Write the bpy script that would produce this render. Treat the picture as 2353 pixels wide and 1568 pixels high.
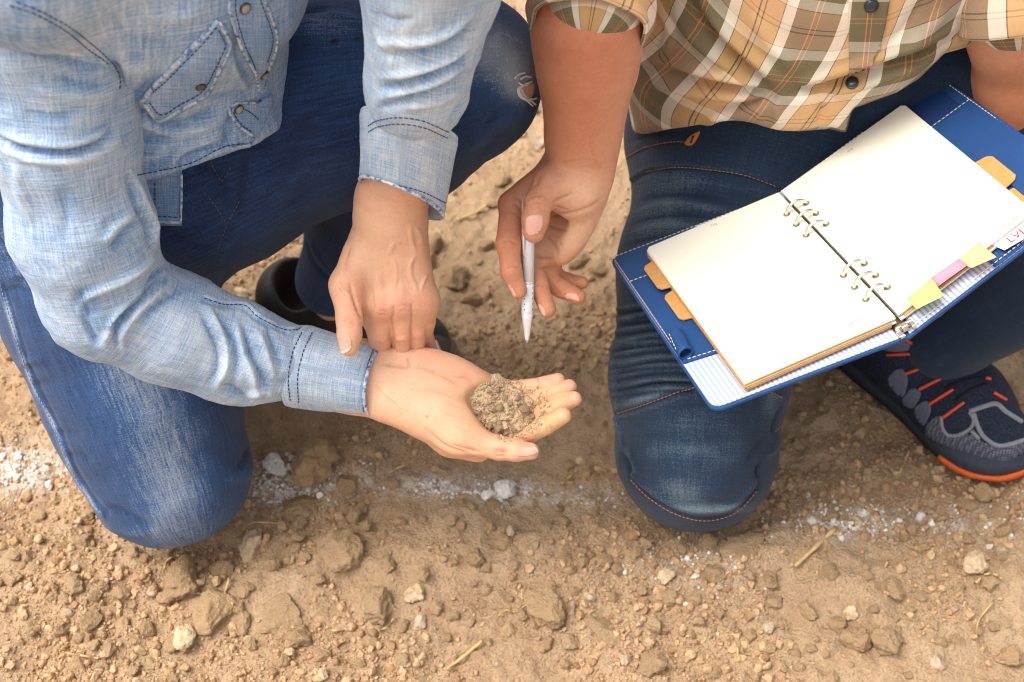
import bpy, bmesh, math, random
import numpy as np
from mathutils import Vector, Matrix
from mathutils.bvhtree import BVHTree

for o in list(bpy.data.objects):
    bpy.data.objects.remove(o, do_unlink=True)
random.seed(7)
RNG = np.random.default_rng(11)
scene = bpy.context.scene
COL = scene.collection

# ------------------------------------------------------------------ camera
PITCH, CAM_Z, LENS = math.radians(50.0), 1.20, 45.0
cam_data = bpy.data.cameras.new('camera')
cam_data.lens = LENS
cam_data.sensor_width = 36.0
cam_data.clip_start = 0.02
cam_data.clip_end = 500.0
cam_data.dof.use_dof = True
cam_data.dof.focus_distance = 1.13
cam_data.dof.aperture_fstop = 6.0
camera = bpy.data.objects.new('camera', cam_data)
COL.objects.link(camera)
camera.location = (0, 0, CAM_Z)
camera.rotation_euler = (math.pi / 2 - PITCH, 0, 0)
scene.camera = camera

# ------------------------------------------------------------------ sky and sun
SUN_FROM = Vector((-0.42, -0.05, 0.90)).normalized()      # hazy sun, high over the left shoulder of the kneeling man
world = bpy.data.worlds.new('World')
scene.world = world
world.use_nodes = True
wn, wl = world.node_tree.nodes, world.node_tree.links
wn.clear()
w_out = wn.new('ShaderNodeOutputWorld')
w_bg = wn.new('ShaderNodeBackground')
w_sky = wn.new('ShaderNodeTexSky')
w_sky.sky_type = 'NISHITA'
w_sky.sun_disc = False
w_sky.sun_elevation = math.asin(SUN_FROM.z)
w_sky.sun_rotation = math.atan2(SUN_FROM.x, SUN_FROM.y)
w_sky.air_density = 1.0
w_sky.dust_density = 4.0
w_sky.ozone_density = 0.6
w_bg.inputs['Strength'].default_value = 0.15
w_mix = wn.new('ShaderNodeMix'); w_mix.data_type = 'RGBA'; w_mix.inputs[0].default_value = 0.75
w_bw = wn.new('ShaderNodeRGBToBW')
w_wh = wn.new('ShaderNodeMix'); w_wh.data_type = 'RGBA'; w_wh.blend_type = 'MULTIPLY'; w_wh.inputs[0].default_value = 1.0
w_wh.inputs[7].default_value = (1.0, 0.97, 0.93, 1)
wl.new(w_sky.outputs[0], w_bw.inputs[0])
wl.new(w_bw.outputs[0], w_wh.inputs[6])
wl.new(w_sky.outputs[0], w_mix.inputs[6])
wl.new(w_wh.outputs[2], w_mix.inputs[7])
wl.new(w_mix.outputs[2], w_bg.inputs['Color'])
wl.new(w_bg.outputs[0], w_out.inputs['Surface'])
sun_data = bpy.data.lights.new('sun', 'SUN')
sun_data.energy = 1.15
sun_data.angle = math.radians(38.0)
sun_data.color = (1.0, 0.955, 0.88)
sun = bpy.data.objects.new('sun', sun_data)
COL.objects.link(sun)
sun.rotation_euler = SUN_FROM.to_track_quat('Z', 'Y').to_euler()
scene.view_settings.view_transform = 'Standard'
scene.view_settings.look = 'None'
scene.view_settings.gamma = 1.0
scene.view_settings.use_curve_mapping = False
scene.view_settings.exposure = 1.27
scene.render.engine = 'CYCLES'
scene.cycles.max_bounces = 6
scene.cycles.filter_width = 1.05

# ------------------------------------------------------------------ measuring helpers
# Points were measured on a 2353 x 1568 grid of the view; P() and G() give their place in metres.
CF = np.array([0, math.cos(PITCH), -math.sin(PITCH)])
CU = np.array([0, math.sin(PITCH), math.cos(PITCH)])
CR = np.array([1.0, 0, 0])
CC = np.array([0, 0, CAM_Z])
KPX = 2353 * LENS / 36.0

def ray(X, Y):
    return CF + CR * ((X - 1176.5) / KPX) + CU * ((784 - Y) / KPX)
def P(X, Y, d):
    return CC + d * ray(X, Y)
def G(X, Y, z=0.0):
    q = ray(X, Y)
    return CC + (z - CAM_Z) / q[2] * q
def proj(V):
    v = V - CC
    d = v @ CF
    return np.stack([1176.5 + KPX * (v @ CR) / d, 784 - KPX * (v @ CU) / d], -1)
def nrm(v):
    v = np.asarray(v, float)
    return v / np.linalg.norm(v)

# ------------------------------------------------------------------ noise
def _hash(i, j, k, seed):
    n = (i * 374761393 + j * 668265263 + k * 2147483647 + seed * 1274126177) & 0x7fffffff
    n = ((n ^ (n >> 13)) * 1274126177) & 0x7fffffff
    n = ((n ^ (n >> 15)) * 668265263) & 0x7fffffff
    return ((n ^ (n >> 16)) & 0xffff) / 65535.0
def noise(p, seed=0):
    p = np.asarray(p, float)
    f = np.floor(p).astype(np.int64)
    t = p - f
    t = t * t * t * (t * (t * 6 - 15) + 10)
    r = 0
    for a in (0, 1):
        wx = t[..., 0] if a else 1 - t[..., 0]
        for b in (0, 1):
            wy = t[..., 1] if b else 1 - t[..., 1]
            for c in (0, 1):
                wz = t[..., 2] if c else 1 - t[..., 2]
                r = r + wx * wy * wz * _hash(f[..., 0] + a, f[..., 1] + b, f[..., 2] + c, seed)
    return r * 2 - 1
def fbm(p, seed=0, octaves=4, gain=0.5):
    r, a = 0, 1.0
    p = np.asarray(p, float)
    for i in range(octaves):
        r = r + a * noise(p * 2 ** i + 17.3 * i, seed + i)
        a *= gain
    return r

# ------------------------------------------------------------------ distance-field modelling
def smin(a, b, k):
    h = np.maximum(k - np.abs(a - b), 0) / k
    return np.minimum(a, b) - h * h * k * 0.25
def smax(a, b, k):
    return -smin(-a, -b, k)

class Field:
    def __init__(s, lo, hi, h):
        s.h = h
        s.o = np.asarray(lo, float) - 3 * h
        s.n = np.ceil((np.asarray(hi) + 3 * h - s.o) / h).astype(int) + 1
        s.F = np.full(s.n, 0.2, np.float32)
    def sub(s, lo, hi):
        a = np.clip(np.floor((lo - s.o) / s.h).astype(int), 0, s.n)
        b = np.clip(np.ceil((hi - s.o) / s.h).astype(int) + 1, 0, s.n)
        sl = tuple(slice(a[i], b[i]) for i in range(3))
        ax = [(s.o[i] + s.h * np.arange(a[i], b[i])).astype(np.float32) for i in range(3)]
        return sl, ax[0][:, None, None], ax[1][None, :, None], ax[2][None, None, :]
    def blend(s, sl, d, k, op):
        if op == 'add':
            s.F[sl] = smin(s.F[sl], d, k)
        elif op == 'cut':
            s.F[sl] = smax(s.F[sl], -d, k)
    def cone(s, a, ra, b, rb, k=0.006, squash=None, op='add'):
        a = np.asarray(a, float); b = np.asarray(b, float)
        R = max(ra, rb) * (max(1.0, squash[1]) if squash else 1.0) + k + 2 * s.h
        sl, x, y, z = s.sub(np.minimum(a, b) - R, np.maximum(a, b) + R)
        ba = b - a
        L2 = max(float(ba @ ba), 1e-9)
        qx, qy, qz = x - a[0], y - a[1], z - a[2]
        t = np.clip((qx * ba[0] + qy * ba[1] + qz * ba[2]) / L2, 0, 1)
        qx = qx - t * ba[0]; qy = qy - t * ba[1]; qz = qz - t * ba[2]
        r = ra + (rb - ra) * t
        sc = 1.0
        if squash:
            n, f = squash
            m = (qx * n[0] + qy * n[1] + qz * n[2]) * (1 / f - 1)
            qx = qx + m * n[0]; qy = qy + m * n[1]; qz = qz + m * n[2]
            sc = min(f, 1.0)
        d = (np.sqrt(qx * qx + qy * qy + qz * qz) - r) * sc
        s.blend(sl, d, k, op)
    def chain(s, pts, k=0.006, squash=None, op='add'):
        for (a, ra), (b, rb) in zip(pts[:-1], pts[1:]):
            s.cone(a, ra, b, rb, k, squash, op)
    def ell(s, c, ax, rad, k=0.006, op='add'):
        c = np.asarray(c, float); ax = np.asarray(ax, float)
        R = max(rad) + k + 2 * s.h
        sl, x, y, z = s.sub(c - R, c + R)
        qx, qy, qz = x - c[0], y - c[1], z - c[2]
        u = [(qx * e[0] + qy * e[1] + qz * e[2]) for e in ax]
        k0 = np.sqrt(sum((u[i] / rad[i]) ** 2 for i in range(3)))
        k1 = np.sqrt(sum((u[i] / rad[i] ** 2) ** 2 for i in range(3))) + 1e-9
        s.blend(sl, k0 * (k0 - 1) / k1, k, op)
    def coords(s):
        ax = [(s.o[i] + s.h * np.arange(s.n[i])).astype(np.float32) for i in range(3)]
        return ax[0][:, None, None], ax[1][None, :, None], ax[2][None, None, :]
    def pix(s):
        x, y, z = s.coords()
        d = (y - CC[1]) * CF[1] + (z - CC[2]) * CF[2]
        return 1176.5 + KPX * x / d, 784 - KPX * ((y - CC[1]) * CU[1] + (z - CC[2]) * CU[2]) / d + 0 * x, d
    def mesh(s, smooth=2):
        F = s.F
        S = F < 0
        c = [S[i:F.shape[0] - 1 + i, j:F.shape[1] - 1 + j, k:F.shape[2] - 1 + k] for i in (0, 1) for j in (0, 1) for k in (0, 1)]
        cnt = sum(a.astype(np.int8) for a in c)
        cells = np.argwhere((cnt > 0) & (cnt < 8))
        idx = np.full(cnt.shape, -1, np.int64)
        idx[tuple(cells.T)] = np.arange(len(cells))
        acc = np.zeros((len(cells), 3)); num = np.zeros(len(cells))
        offs = np.array([(i, j, k) for i in (0, 1) for j in (0, 1) for k in (0, 1)])
        vals = [F[tuple((cells + o).T)].astype(float) for o in offs]
        for a in range(8):
            for b in range(a + 1, 8):
                if np.abs(offs[a] - offs[b]).sum() != 1:
                    continue
                m = (vals[a] < 0) != (vals[b] < 0)
                t = vals[a][m] / (vals[a][m] - vals[b][m])
                acc[m] += offs[a] + t[:, None] * (offs[b] - offs[a])
                num[m] += 1
        V = s.o + s.h * (cells + acc / num[:, None])
        quads = []
        for axis in range(3):
            o1, o2 = [(1, 2), (2, 0), (0, 1)][axis]
            A = np.moveaxis(S, axis, 0)
            d = np.moveaxis((A[:-1] != A[1:]), 0, axis)
            e = np.argwhere(d)
            e = e[(e[:, o1] > 0) & (e[:, o2] > 0) & (e[:, o1] < idx.shape[o1]) & (e[:, o2] < idx.shape[o2])]
            u1 = np.zeros(3, int); u1[o1] = 1
            u2 = np.zeros(3, int); u2[o2] = 1
            q = np.stack([idx[tuple((e - u1 - u2).T)], idx[tuple((e - u2).T)], idx[tuple(e.T)], idx[tuple((e - u1).T)]], 1)
            neg = S[tuple(e.T)]
            q[~neg] = q[~neg][:, ::-1]
            quads.append(q)
        Q = np.concatenate(quads)
        Q = Q[(Q >= 0).all(1)]
        return Shape(relax(V, Q, smooth), Q)

def relax(V, Q, it):
    if it <= 0:
        return V
    E = np.concatenate([Q[:, [0, 1]], Q[:, [1, 2]], Q[:, [2, 3]], Q[:, [3, 0]]])
    i = np.concatenate([E[:, 0], E[:, 1]]); j = np.concatenate([E[:, 1], E[:, 0]])
    n = np.maximum(np.bincount(i, minlength=len(V)), 1)
    for _ in range(it):
        for lam in (0.55, -0.35):
            A = np.stack([np.bincount(i, V[j, c], len(V)) for c in range(3)], 1) / n[:, None]
            V = V + lam * (A - V)
    return V

class Shape:
    """vertices + quads, with tools that raise folds and mark fade and tones on the surface"""
    def __init__(s, V, Q):
        s.V, s.Q = V, Q
        s.attr = {}
        s.normals()
    def normals(s):
        V, Q = s.V, s.Q
        n = np.cross(V[Q[:, 2]] - V[Q[:, 0]], V[Q[:, 3]] - V[Q[:, 1]])
        N = np.zeros_like(V)
        for c in range(4):
            for k in range(3):
                N[:, k] += np.bincount(Q[:, c], n[:, k], len(V))
        s.N = N / np.maximum(np.linalg.norm(N, axis=1), 1e-12)[:, None]
    def view(s):
        px = proj(s.V)
        look = s.V - CC
        look /= np.linalg.norm(look, axis=1)[:, None]
        face = np.clip(-(s.N * look).sum(1) * 2.2 + 0.45, 0, 1)
        return px, face
    def line(s, pts, px):
        """distance, signed distance and end fade along a measured polyline"""
        pts = np.asarray(pts, float)
        if len(pts) > 2:
            pts = spline(pts, 6)
        L = np.r_[0, np.cumsum(np.linalg.norm(np.diff(pts, axis=0), axis=1))]
        best = np.full(len(px), 1e9); sg = np.zeros(len(px)); tt = np.zeros(len(px))
        for i in range(len(pts) - 1):
            a, b = pts[i], pts[i + 1]
            ba = b - a
            t = np.clip(((px - a) @ ba) / max(ba @ ba, 1e-9), 0, 1)
            q = px - a - t[:, None] * ba
            d = np.hypot(q[:, 0], q[:, 1])
            m = d < best
            best[m] = d[m]
            sg[m] = np.sign(ba[0] * q[m, 1] - ba[1] * q[m, 0])
            tt[m] = (L[i] + t[m] * (L[i + 1] - L[i])) / L[-1]
        return best, best * sg, tt
    def folds(s, items):
        """items: (points, width, height mm, shape) - g ridge or groove, s ridge beside a groove, e step"""
        px, face = s.view()
        D = np.zeros(len(s.V)); CR_ = np.zeros(len(s.V)); RD_ = np.zeros(len(s.V))
        for it in items:
            pts, w, amp = it[:3]
            kind = it[3] if len(it) > 3 else 'g'
            pa = np.asarray(pts, float)
            m = ((px > pa.min(0) - 3 * w) & (px < pa.max(0) + 3 * w)).all(1) & (face > 0)
            if not m.any():
                continue
            d, sd, t = s.line(pts, px[m])
            fade = np.clip(np.minimum(t, 1 - t) * 4, 0, 1) ** 0.7 if not (len(it) > 4 and it[4]) else 1.0
            if kind == 'g':
                f = np.exp(-(d / w) ** 2) if (amp > 0 or (len(it) > 4 and it[4]) or w < 5) else np.exp(-(d / (0.8 * w)) ** 1.15)
            elif kind == 's':
                f = 1.65 * (sd / w) * np.exp(-(sd / w) ** 2)
            elif kind == 'e':
                f = np.clip(sd / w, -1, 1) * np.exp(-(np.maximum(np.abs(sd) - w, 0) / (2.5 * w)) ** 2)
            D[m] += amp * 0.001 * f * fade * face[m]
            RD_[m] += math.copysign(min(1.0, abs(amp) / 4), amp) * np.exp(-(d / w) ** 2) * fade * face[m]
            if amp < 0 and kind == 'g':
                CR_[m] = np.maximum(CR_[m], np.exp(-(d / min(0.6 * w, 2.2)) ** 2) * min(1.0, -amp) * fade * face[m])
        s.attr['crease'] = CR_
        s.attr['ridge'] = np.clip(RD_, -1, 1)
        s.V = s.V + s.N * D[:, None]
        s.normals()
    def rumple(s, amp, scale, seed=0, octaves=3, stretch=None):
        p = s.V * scale if stretch is None else s.V @ np.asarray(stretch).T * scale
        s.V = s.V + s.N * (fbm(p, seed, octaves) * amp)[:, None]
        s.normals()
    def spots(s, name, items, base=0.0):
        """soft marks: (x, y, rx, ry, angle, value)"""
        px, face = s.view()
        r = np.full(len(s.V), float(base))
        for (x, y, rx, ry, a, v) in items:
            c, k = math.cos(math.radians(a)), math.sin(math.radians(a))
            q = px - (x, y)
            e = ((q[:, 0] * c + q[:, 1] * k) / rx) ** 2 + ((-q[:, 0] * k + q[:, 1] * c) / ry) ** 2
            w = np.exp(-e) * np.clip(face * 1.6, 0, 1)
            r += (v - base) * w
        s.attr[name] = r
    def limb_uv(s, pts, seams=None):
        pts = np.asarray([p for p, _ in pts], float)
        L = np.r_[0, np.cumsum(np.linalg.norm(np.diff(pts, axis=0), axis=1))]
        best = np.full(len(s.V), 1e9); uv = np.zeros((len(s.V), 3))
        for i in range(len(pts) - 1):
            a, b = pts[i], pts[i + 1]
            ba = b - a; l = np.linalg.norm(ba); e = ba / l
            t = ((s.V - a) @ e)
            lo, hi = (-1.0 if i == 0 else 0), (9.0 if i == len(pts) - 2 else l)
            tc = np.clip(t, lo, hi)
            q = s.V - a - tc[:, None] * e
            d = np.linalg.norm(q, axis=1)
            f = -CF - (-CF @ e) * e
            f /= np.linalg.norm(f)
            g = np.cross(e, f)
            m = d < best
            best[m] = d[m]
            th = np.arctan2(q @ g, q @ f)
            uv[m, 0] = th[m] * 0.06
            uv[m, 1] = (L[i] + t)[m]
            uv[m, 2] = d[m]
        s.attr['cloth'] = uv
        return s
    def bvh(s):
        return BVHTree.FromPolygons(s.V.tolist(), s.Q.tolist())

def spline(pts, n=8, closed=False):
    pts = np.asarray(pts, float)
    if closed:
        Pp = np.concatenate([pts[-1:], pts, pts[:2]])
    else:
        Pp = np.concatenate([2 * pts[:1] - pts[1:2], pts, 2 * pts[-1:] - pts[-2:-1]])
    out = []
    for i in range(1, len(Pp) - 2):
        p0, p1, p2, p3 = Pp[i - 1:i + 3]
        for t in np.linspace(0, 1, n, endpoint=False):
            out.append(0.5 * (2 * p1 + (p2 - p0) * t + (2 * p0 - 5 * p1 + 4 * p2 - p3) * t * t + (3 * p1 - p0 - 3 * p2 + p3) * t ** 3))
    if not closed:
        out.append(pts[-1])
    return np.array(out)

# ------------------------------------------------------------------ objects
def new_mesh(name, V, faces, mat=None, smooth=True, attr=None):
    me = bpy.data.meshes.new(name)
    V = np.asarray(V, np.float32)
    if isinstance(faces, np.ndarray):
        k = faces.shape[1]
        me.vertices.add(len(V)); me.vertices.foreach_set('co', V.ravel())
        me.loops.add(faces.size); me.loops.foreach_set('vertex_index', faces.astype(np.int32).ravel())
        me.polygons.add(len(faces))
        me.polygons.foreach_set('loop_start', np.arange(0, faces.size, k, dtype=np.int32))
        me.polygons.foreach_set('loop_total', np.full(len(faces), k, np.int32))
    else:
        me.from_pydata(V.tolist(), [], [list(map(int, f)) for f in faces])
    for key, a in (attr or {}).items():
        a = np.asarray(a, np.float32)
        if a.ndim == 1:
            at = me.attributes.new(key, 'FLOAT', 'POINT'); at.data.foreach_set('value', a)
        else:
            at = me.attributes.new(key, 'FLOAT_VECTOR', 'POINT'); at.data.foreach_set('vector', a.ravel())
    me.update(calc_edges=True)
    me.validate()
    me.polygons.foreach_set('use_smooth', np.full(len(me.polygons), smooth, bool))
    if mat:
        me.materials.append(mat)
    return me
def obj(name, me, parent=None):
    o = bpy.data.objects.new(name, me)
    COL.objects.link(o)
    if parent is not None:
        o.parent = parent
        o.matrix_parent_inverse = Matrix.Translation(-world_loc(parent))
    return o
def world_loc(o):
    return Vector(o.get('_base', (0, 0, 0)))
def put(name, shape, mat, parent=None, smooth=True):
    return obj(name, new_mesh(name, shape.V, shape.Q, mat, smooth, shape.attr), parent)
def thing(name, label, cat, group=None, base=(0, 0, 0)):
    o = bpy.data.objects.new(name, None)
    COL.objects.link(o)
    o.empty_display_size = 0.05
    o.location = base
    o['_base'] = [float(v) for v in base]
    return tag(o, label, cat, group)
def tag(o, label=None, cat=None, group=None, kind=None):
    if label: o['label'] = label
    if cat: o['category'] = cat
    if group: o['group'] = group
    if kind: o['kind'] = kind
    return o

class Build:
    """collects small solids into one mesh"""
    def __init__(s):
        s.V, s.Fc = [], []
    def add(s, V, F):
        b = len(s.V)
        s.V += [tuple(map(float, v)) for v in V]
        s.Fc += [[b + i for i in f] for f in F]
        return s
    def tube(s, pts, r, n=6, cap=True, flat=None):
        pts = np.asarray(pts, float)
        m = len(pts)
        R = np.broadcast_to(np.asarray(r, float), (m,))
        T = np.gradient(pts, axis=0); T /= np.maximum(np.linalg.norm(T, axis=1), 1e-9)[:, None]
        up = np.array([0.3, 0.1, 1.0]) if flat is None else np.asarray(flat, float)
        ring = []
        for i in range(m):
            a = up - (up @ T[i]) * T[i]
            if np.linalg.norm(a) < 1e-4:
                a = np.array([1.0, 0, 0]) - T[i][0] * T[i]
            a = a / np.linalg.norm(a); b = np.cross(T[i], a)
            for k in range(n):
                th = 2 * math.pi * k / n
                ring.append(pts[i] + R[i] * (math.cos(th) * a + math.sin(th) * b))
        F = [[i * n + k, i * n + (k + 1) % n, (i + 1) * n + (k + 1) % n, (i + 1) * n + k] for i in range(m - 1) for k in range(n)]
        if cap:
            F += [list(range(n))[::-1], [(m - 1) * n + k for k in range(n)]]
        return s.add(ring, F)
    def box(s, o, a, b, c):
        o, a, b, c = map(lambda v: np.asarray(v, float), (o, a, b, c))
        V = [o, o + a, o + a + b, o + b, o + c, o + a + c, o + a + b + c, o + b + c]
        F = [[3, 2, 1, 0], [4, 5, 6, 7], [0, 1, 5, 4], [1, 2, 6, 5], [2, 3, 7, 6], [3, 0, 4, 7]]
        return s.add(V, F)
    def prism(s, poly, up):
        n = len(poly)
        poly = np.asarray(poly, float)
        V = np.concatenate([poly, poly + np.asarray(up, float)])
        F = [list(range(n))[::-1], list(range(n, 2 * n))] + [[i, (i + 1) % n, n + (i + 1) % n, n + i] for i in range(n)]
        return s.add(V, F)
    def loft(s, rings, closed=True, cap=False):
        n = len(rings[0])
        V = np.concatenate(rings)
        F = [[i * n + k, i * n + (k + 1) % n, (i + 1) * n + (k + 1) % n, (i + 1) * n + k] for i in range(len(rings) - 1) for k in range(n if closed else n - 1)]
        if cap:
            F += [list(range(n))[::-1], [(len(rings) - 1) * n + k for k in range(n)]]
        return s.add(V, F)
    def make(s, name, mat, parent=None, smooth=False, attr=None):
        return obj(name, new_mesh(name, np.array(s.V), s.Fc, mat, smooth, attr), parent)

def hit(bvh, X, Y):
    d = nrm(ray(X, Y))
    loc, n, i, dist = bvh.ray_cast(Vector(CC), Vector(d))
    if loc is None:
        return None
    n = np.array(n)
    if n @ d > 0:
        n = -n
    return np.array(loc), n
def trace(bvh, pts, step=5.0, lift=0.0006, smooth=True):
    """a measured line laid down on a surface"""
    pp = spline(pts, 10) if len(pts) > 2 and smooth else np.asarray(pts, float)
    L = np.r_[0, np.cumsum(np.linalg.norm(np.diff(pp, axis=0), axis=1))]
    k = max(int(L[-1] / step), 2)
    q = np.stack([np.interp(np.linspace(0, L[-1], k + 1), L, pp[:, i]) for i in (0, 1)], 1)
    out, nn = [], []
    for x, y in q:
        h = hit(bvh, x, y)
        if h is not None:
            out.append(h[0] + h[1] * lift); nn.append(h[1])
    return np.array(out), np.array(nn)
def stitches(bvh, lines, name, mat, parent, length=0.0032, gap=0.0013, r=0.00045, lift=0.0004):
    """dashed thread: each stitch a short bar on the cloth"""
    b = Build()
    for pts in lines:
        q, nn = trace(bvh, pts, 3.0, lift)
        if len(q) < 3:
            continue
        L = np.r_[0, np.cumsum(np.linalg.norm(np.diff(q, axis=0), axis=1))]
        t = 0.0
        while t + length < L[-1]:
            tt = np.array([t, t + length * 0.5, t + length])
            p = np.stack([np.interp(tt, L, q[:, i]) for i in range(3)], 1)
            if np.linalg.norm(p[2] - p[0]) < length * 1.6:
                b.tube(p, [r * 0.7, r * 1.1, r * 0.7], 5)
            t += length + gap
    if b.V:
        return tag(b.make(name, mat, parent, True), kind='stuff')
def patch(bvh, poly, lift=0.0015, thick=0.002, step=6.0, rim=0.0, smooth_outline=True, bulge=0.0, relaxn=3):
    """a flat piece of cloth (flap, band, nail) laid on a surface, outline measured"""
    poly = np.asarray(poly, float)
    if smooth_outline:
        poly = spline(poly, 4, True)
    lo, hi = poly.min(0), poly.max(0)
    nx, ny = [max(int(math.ceil((hi[i] - lo[i]) / step)), 2) for i in (0, 1)]
    # grid warped onto the outline by mean-value style clipping: keep cells inside, snap border
    xs, ys = np.linspace(lo[0], hi[0], nx + 1), np.linspace(lo[1], hi[1], ny + 1)
    X, Y = np.meshgrid(xs, ys, indexing='ij')
    pts = np.stack([X.ravel(), Y.ravel()], 1)
    def inside(p):
        r = np.zeros(len(p), bool)
        a = poly; b = np.roll(poly, -1, 0)
        for i in range(len(poly)):
            c = (a[i, 1] > p[:, 1]) != (b[i, 1] > p[:, 1])
            with np.errstate(divide='ignore', invalid='ignore'):
                xx = (b[i, 0] - a[i, 0]) * (p[:, 1] - a[i, 1]) / (b[i, 1] - a[i, 1]) + a[i, 0]
            r ^= c & (p[:, 0] < xx)
        return r
    ins = inside(pts)
    q = pts.copy()
    a = poly; b = np.roll(poly, -1, 0)
    best = np.full(len(pts), 1e9)
    near = pts.copy()
    for i in range(len(poly)):
        ba = b[i] - a[i]
        t = np.clip(((pts - a[i]) @ ba) / max(ba @ ba, 1e-9), 0, 1)
        c = a[i] + t[:, None] * ba
        d = np.hypot(*(pts - c).T)
        m = d < best
        best[m] = d[m]; near[m] = c[m]
    snap = (~ins & (best < step * 1.3)) | (ins & (best < step * 0.35))
    q[snap] = near[snap]
    ok = ins | snap
    id_ = np.full(len(pts), -1); V = []; N = []
    edge = np.where(snap, 0.0, best)
    for i in np.nonzero(ok)[0]:
        h = hit(bvh, *q[i])
        if h is None:
            continue
        id_[i] = len(V)
        w = min(edge[i] / (2.0 * step), 1.0)
        V.append(h[0] + h[1] * (lift + rim * (1 - w) + bulge * w)); N.append(h[1])
    V = np.array(V); N = np.array(N)
    g = id_.reshape(nx + 1, ny + 1)
    Q = []
    for i in range(nx):
        for j in range(ny):
            c = [g[i, j], g[i + 1, j], g[i + 1, j + 1], g[i, j + 1]]
            io = [ins[i * (ny + 1) + j] or snap[i * (ny + 1) + j] for i, j in ((i, j), (i + 1, j), (i + 1, j + 1), (i, j + 1))]
            if min(c) < 0:
                c2 = [v for v in c if v >= 0]
                if len(c2) == 3:
                    Q.append(c2)
                continue
            ctr = (pts[i * (ny + 1) + j] + pts[(i + 1) * (ny + 1) + j + 1]) / 2
            if all(snap[k] for k in (i * (ny + 1) + j, (i + 1) * (ny + 1) + j, (i + 1) * (ny + 1) + j + 1, i * (ny + 1) + j + 1)) and not inside(ctr[None])[0]:
                continue
            Q.append(c)
    # smooth the piece over dips of the surface below
    nb = [set() for _ in V]
    cntE = {}
    for f in Q:
        for k in range(len(f)):
            e = (f[k], f[(k + 1) % len(f)])
            nb[e[0]].add(e[1]); nb[e[1]].add(e[0])
            key = tuple(sorted(e)); cntE[key] = cntE.get(key, 0) + 1
    border = {v for e, c in cntE.items() if c == 1 for v in e}
    for _ in range(relaxn):
        A = np.array([V[list(s_)].mean(0) if s_ else V[i] for i, s_ in enumerate(nb)])
        dn = ((A - V) * N).sum(1)
        V = V + N * np.where([i in border for i in range(len(V))], 0.0, np.maximum(dn, -0.0003))[:, None]
    n = len(V)
    VV = np.concatenate([V, V - N * (thick + lift)])
    F = []
    for f in Q:
        F.append(list(f)); F.append([v + n for v in f][::-1])
    dirE = {}
    for f in Q:
        for k in range(len(f)):
            dirE[(f[k], f[(k + 1) % len(f)])] = 1
    for (u, v) in list(dirE):
        if (v, u) not in dirE:
            F.append([v, u, u + n, v + n])
    # make sure the top faces look outwards
    if len(Q):
        f = Q[len(Q) // 2]
        nn = np.cross(V[f[1]] - V[f[0]], V[f[2]] - V[f[0]])
        if nn @ N[f[0]] < 0:
            F = [f[::-1] for f in F]
    used = sorted({i for f in F for i in f})
    rm = {u: i for i, u in enumerate(used)}
    return VV[used], [[rm[i] for i in f] for f in F]
def patch_obj(name, bvh, poly, mat, parent, attr_scale=None, **kw):
    V, F = patch(bvh, poly, **kw)
    px = proj(V)
    attr = {'cloth': np.c_[(px - px.mean(0)) / 2500.0, np.zeros(len(V))]}
    return obj(name, new_mesh(name, V, F, mat, True, attr), parent)
def bands(c0, c1, r0, r1, n=40, e=0.0):
    pass
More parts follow.
